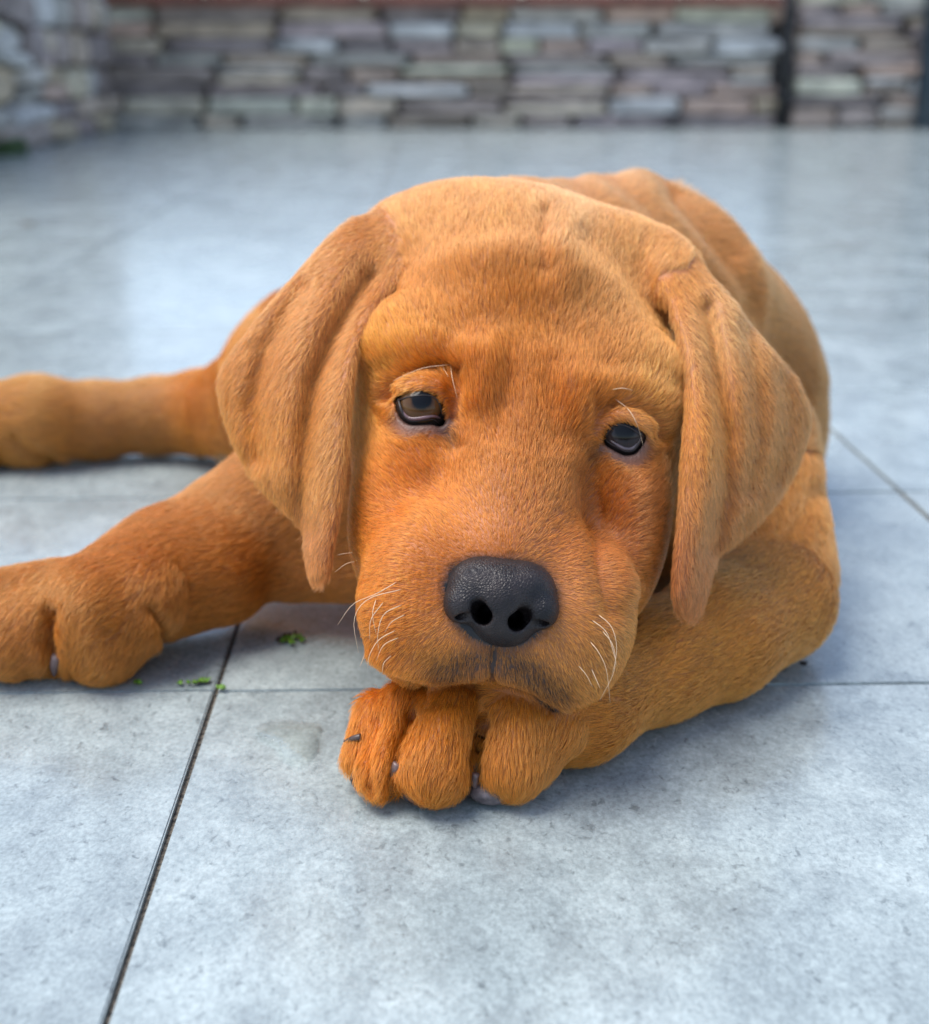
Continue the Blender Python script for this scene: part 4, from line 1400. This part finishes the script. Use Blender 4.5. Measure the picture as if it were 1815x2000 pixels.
# ------------------------------------------------------------------ small things on the tiles
m_green = plain("fresh_green_leaf", (0.10, 0.22, 0.015), 0.5, 300, 0.5)
m_crumb = plain("black_crumb", (0.012, 0.011, 0.010), 0.7, 300, 0.5)
m_dry = plain("dry_leaf", (0.10, 0.075, 0.05), 0.8, 200, 0.4)
def leaf_bit(name, at_px, lobes, mat, label, cat, group=None, seed=0):
    """a crumpled scrap of leaf: a stalk with small lobed blades standing off the tile"""
    rr = random.Random(seed)
    bm = bmesh.new()
    for (lx, ly, s) in lobes:
        c = Vector(UH(at_px[0] + lx, at_px[1] + ly, 0.0012))
        ang = rr.uniform(0, 6.28)
        ring = []
        for k in range(9):
            rr_ = s * (1.0 if k % 2 == 0 else 0.55) * rr.uniform(0.8, 1.2) / 1000
            th = ang + 2 * math.pi * k / 9
            ring.append(bm.verts.new(c + Vector((math.cos(th) * rr_, math.sin(th) * rr_ * 1.4, rr.uniform(-0.0004, 0.0014)))))
        top = bm.verts.new(c + Vector((0, 0, rr.uniform(0.0008, 0.002))))
        bot = bm.verts.new(c + Vector((0, 0, -0.0006)))
        for k in range(9):
            bm.faces.new((ring[k], ring[(k + 1) % 9], top))
            bm.faces.new((ring[(k + 1) % 9], ring[k], bot))
    me = bpy.data.meshes.new(name); bm.to_mesh(me); bm.free()
    o = link(name, me, None, mat)
    return tag(o, label, cat, group)
G_ = "green leaf scraps on the tiles"
leaf_bit("leaf_scrap", (566, 1247), [(0, 0, 2.6), (14, -3, 2.4), (-12, 4, 2.0), (24, 4, 1.8), (4, 9, 2.0)], m_green, "green leaf scrap nearest the puppy's muzzle, beside a black crumb", "leaf scrap", G_, 1)
leaf_bit("leaf_scrap", (267, 1333), [(0, 0, 2.0), (6, 2, 1.6)], m_green, "tiny lone green leaf scrap just right of the stretched paw", "leaf scrap", G_, 2)
leaf_bit("leaf_scrap", (392, 1331), [(0, 0, 2.6), (12, -1, 2.2), (-10, 3, 1.7), (-24, 3, 1.3), (-40, 3, 1.6)], m_green, "long green leaf scrap lying beside the dark tile joint", "leaf scrap", G_, 3)
leaf_bit("leaf_scrap", (428, 1343), [(0, 0, 1.8), (8, 2, 1.4)], m_green, "green leaf scrap caught in the crossing of the tile joints", "leaf scrap", G_, 4)
leaf_bit("crumb", (545, 1250), [(0, 0, 2.2), (12, -6, 1.6), (22, -10, 1.2), (32, -14, 0.9)], m_crumb, "black crumb with a thin tail beside the green leaf scrap", "crumb", None, 5)
leaf_bit("crumb", (1568, 1297), [(0, 0, 1.7), (4, 1, 1.2)], m_crumb, "black crumb on the tile below the puppy's elbow", "crumb", None, 6)
leaf_bit("dry_leaf", (52, 437), [(0, 0, 13), (10, 0, 9)], m_dry, "small dry leaf lying far back on the left of the terrace", "leaf", None, 8)

# water film by the paw
def film(name, poly, label, rough):
    P2 = spline([(a, b_, 0) for a, b_ in poly + poly[:1]], 60)[:-1]
    rr = random.Random(11)
    bm = bmesh.new()
    cen = np.mean(P2[:, :2], 0)
    rings = []
    fl = bm.verts.layers.float.new('wet')
    for f, h in ((1.0, 0.0001), (0.93, 0.0008), (0.8, 0.0014), (0.5, 0.0020), (0.25, 0.0022)):
        rings.append([bm.verts.new(UH(*(cen + (np.array(q[:2]) - cen) * f), h)) for q in P2])
    for r0, r1 in zip(rings, rings[1:]):
        for k in range(len(r0)):
            bm.faces.new((r0[k], r0[(k + 1) % len(r0)], r1[(k + 1) % len(r0)], r1[k]))
    for wv, ring in zip((0.0, 0.1, 0.3, 0.75, 1.0), rings):
        for v in ring:
            v[fl] = wv
    bm.faces.new(rings[-1])
    bm.normal_update()
    for f_ in bm.faces:
        if f_.normal.z < 0:
            f_.normal_flip()
    me = bpy.data.meshes.new(name); bm.to_mesh(me); bm.free()
    me.polygons.foreach_set('use_smooth', np.ones(len(me.polygons), bool))
    m, nt, b = new_mat("clear_water")
    N_, L = nt.nodes, nt.links
    tc = N_.new('ShaderNodeTexCoord')
    nz = N_.new('ShaderNodeTexNoise'); nz.inputs['Scale'].default_value = 300; nz.inputs['Detail'].default_value = 4
    L.new(tc.outputs['Object'], nz.inputs['Vector'])
    bp = N_.new('ShaderNodeBump'); bp.inputs['Distance'].default_value = 0.0006; bp.inputs['Strength'].default_value = 0.5
    L.new(nz.outputs[0], bp.inputs['Height'])
    gl = N_.new('ShaderNodeBsdfGlossy'); gl.inputs['Roughness'].default_value = rough
    tr = N_.new('ShaderNodeBsdfTransparent'); tr.inputs[0].default_value = (1, 1, 1, 1)
    fr = N_.new('ShaderNodeFresnel'); fr.inputs['IOR'].default_value = 1.45
    for q in (gl.inputs['Normal'], fr.inputs['Normal']):
        L.new(bp.outputs[0], q)
    ms = N_.new('ShaderNodeMixShader')
    at_ = N_.new('ShaderNodeAttribute'); at_.attribute_name = 'wet'
    n2_ = N_.new('ShaderNodeTexNoise'); n2_.inputs['Scale'].default_value = 90; n2_.inputs['Detail'].default_value = 6
    L.new(tc.outputs['Object'], n2_.inputs['Vector'])
    sm = N_.new('ShaderNodeMath'); sm.operation = 'ADD'
    L.new(at_.outputs['Fac'], sm.inputs[0]); L.new(n2_.outputs[0], sm.inputs[1])
    mr = N_.new('ShaderNodeMapRange'); mr.inputs['From Min'].default_value = 0.72; mr.inputs['From Max'].default_value = 0.86
    L.new(sm.outputs[0], mr.inputs[0])
    mu = N_.new('ShaderNodeMath'); mu.operation = 'MULTIPLY'
    L.new(mr.outputs[0], mu.inputs[0]); L.new(fr.outputs[0], mu.inputs[1])
    L.new(mu.outputs[0], ms.inputs[0]); L.new(tr.outputs[0], ms.inputs[1]); L.new(gl.outputs[0], ms.inputs[2])
    L.new(ms.outputs[0], N_['Material Output'].inputs['Surface'])
    N_.remove(b)
    o = link(name, me, None, m)
    return tag(o, label, "puddle", kind="structure")
film("puddle", [(490, 1412), (540, 1396), (600, 1402), (628, 1408), (632, 1440), (622, 1478), (600, 1500), (560, 1490), (530, 1455), (495, 1435)], "small shiny puddle on the tile beside the folded paw", 0.04)
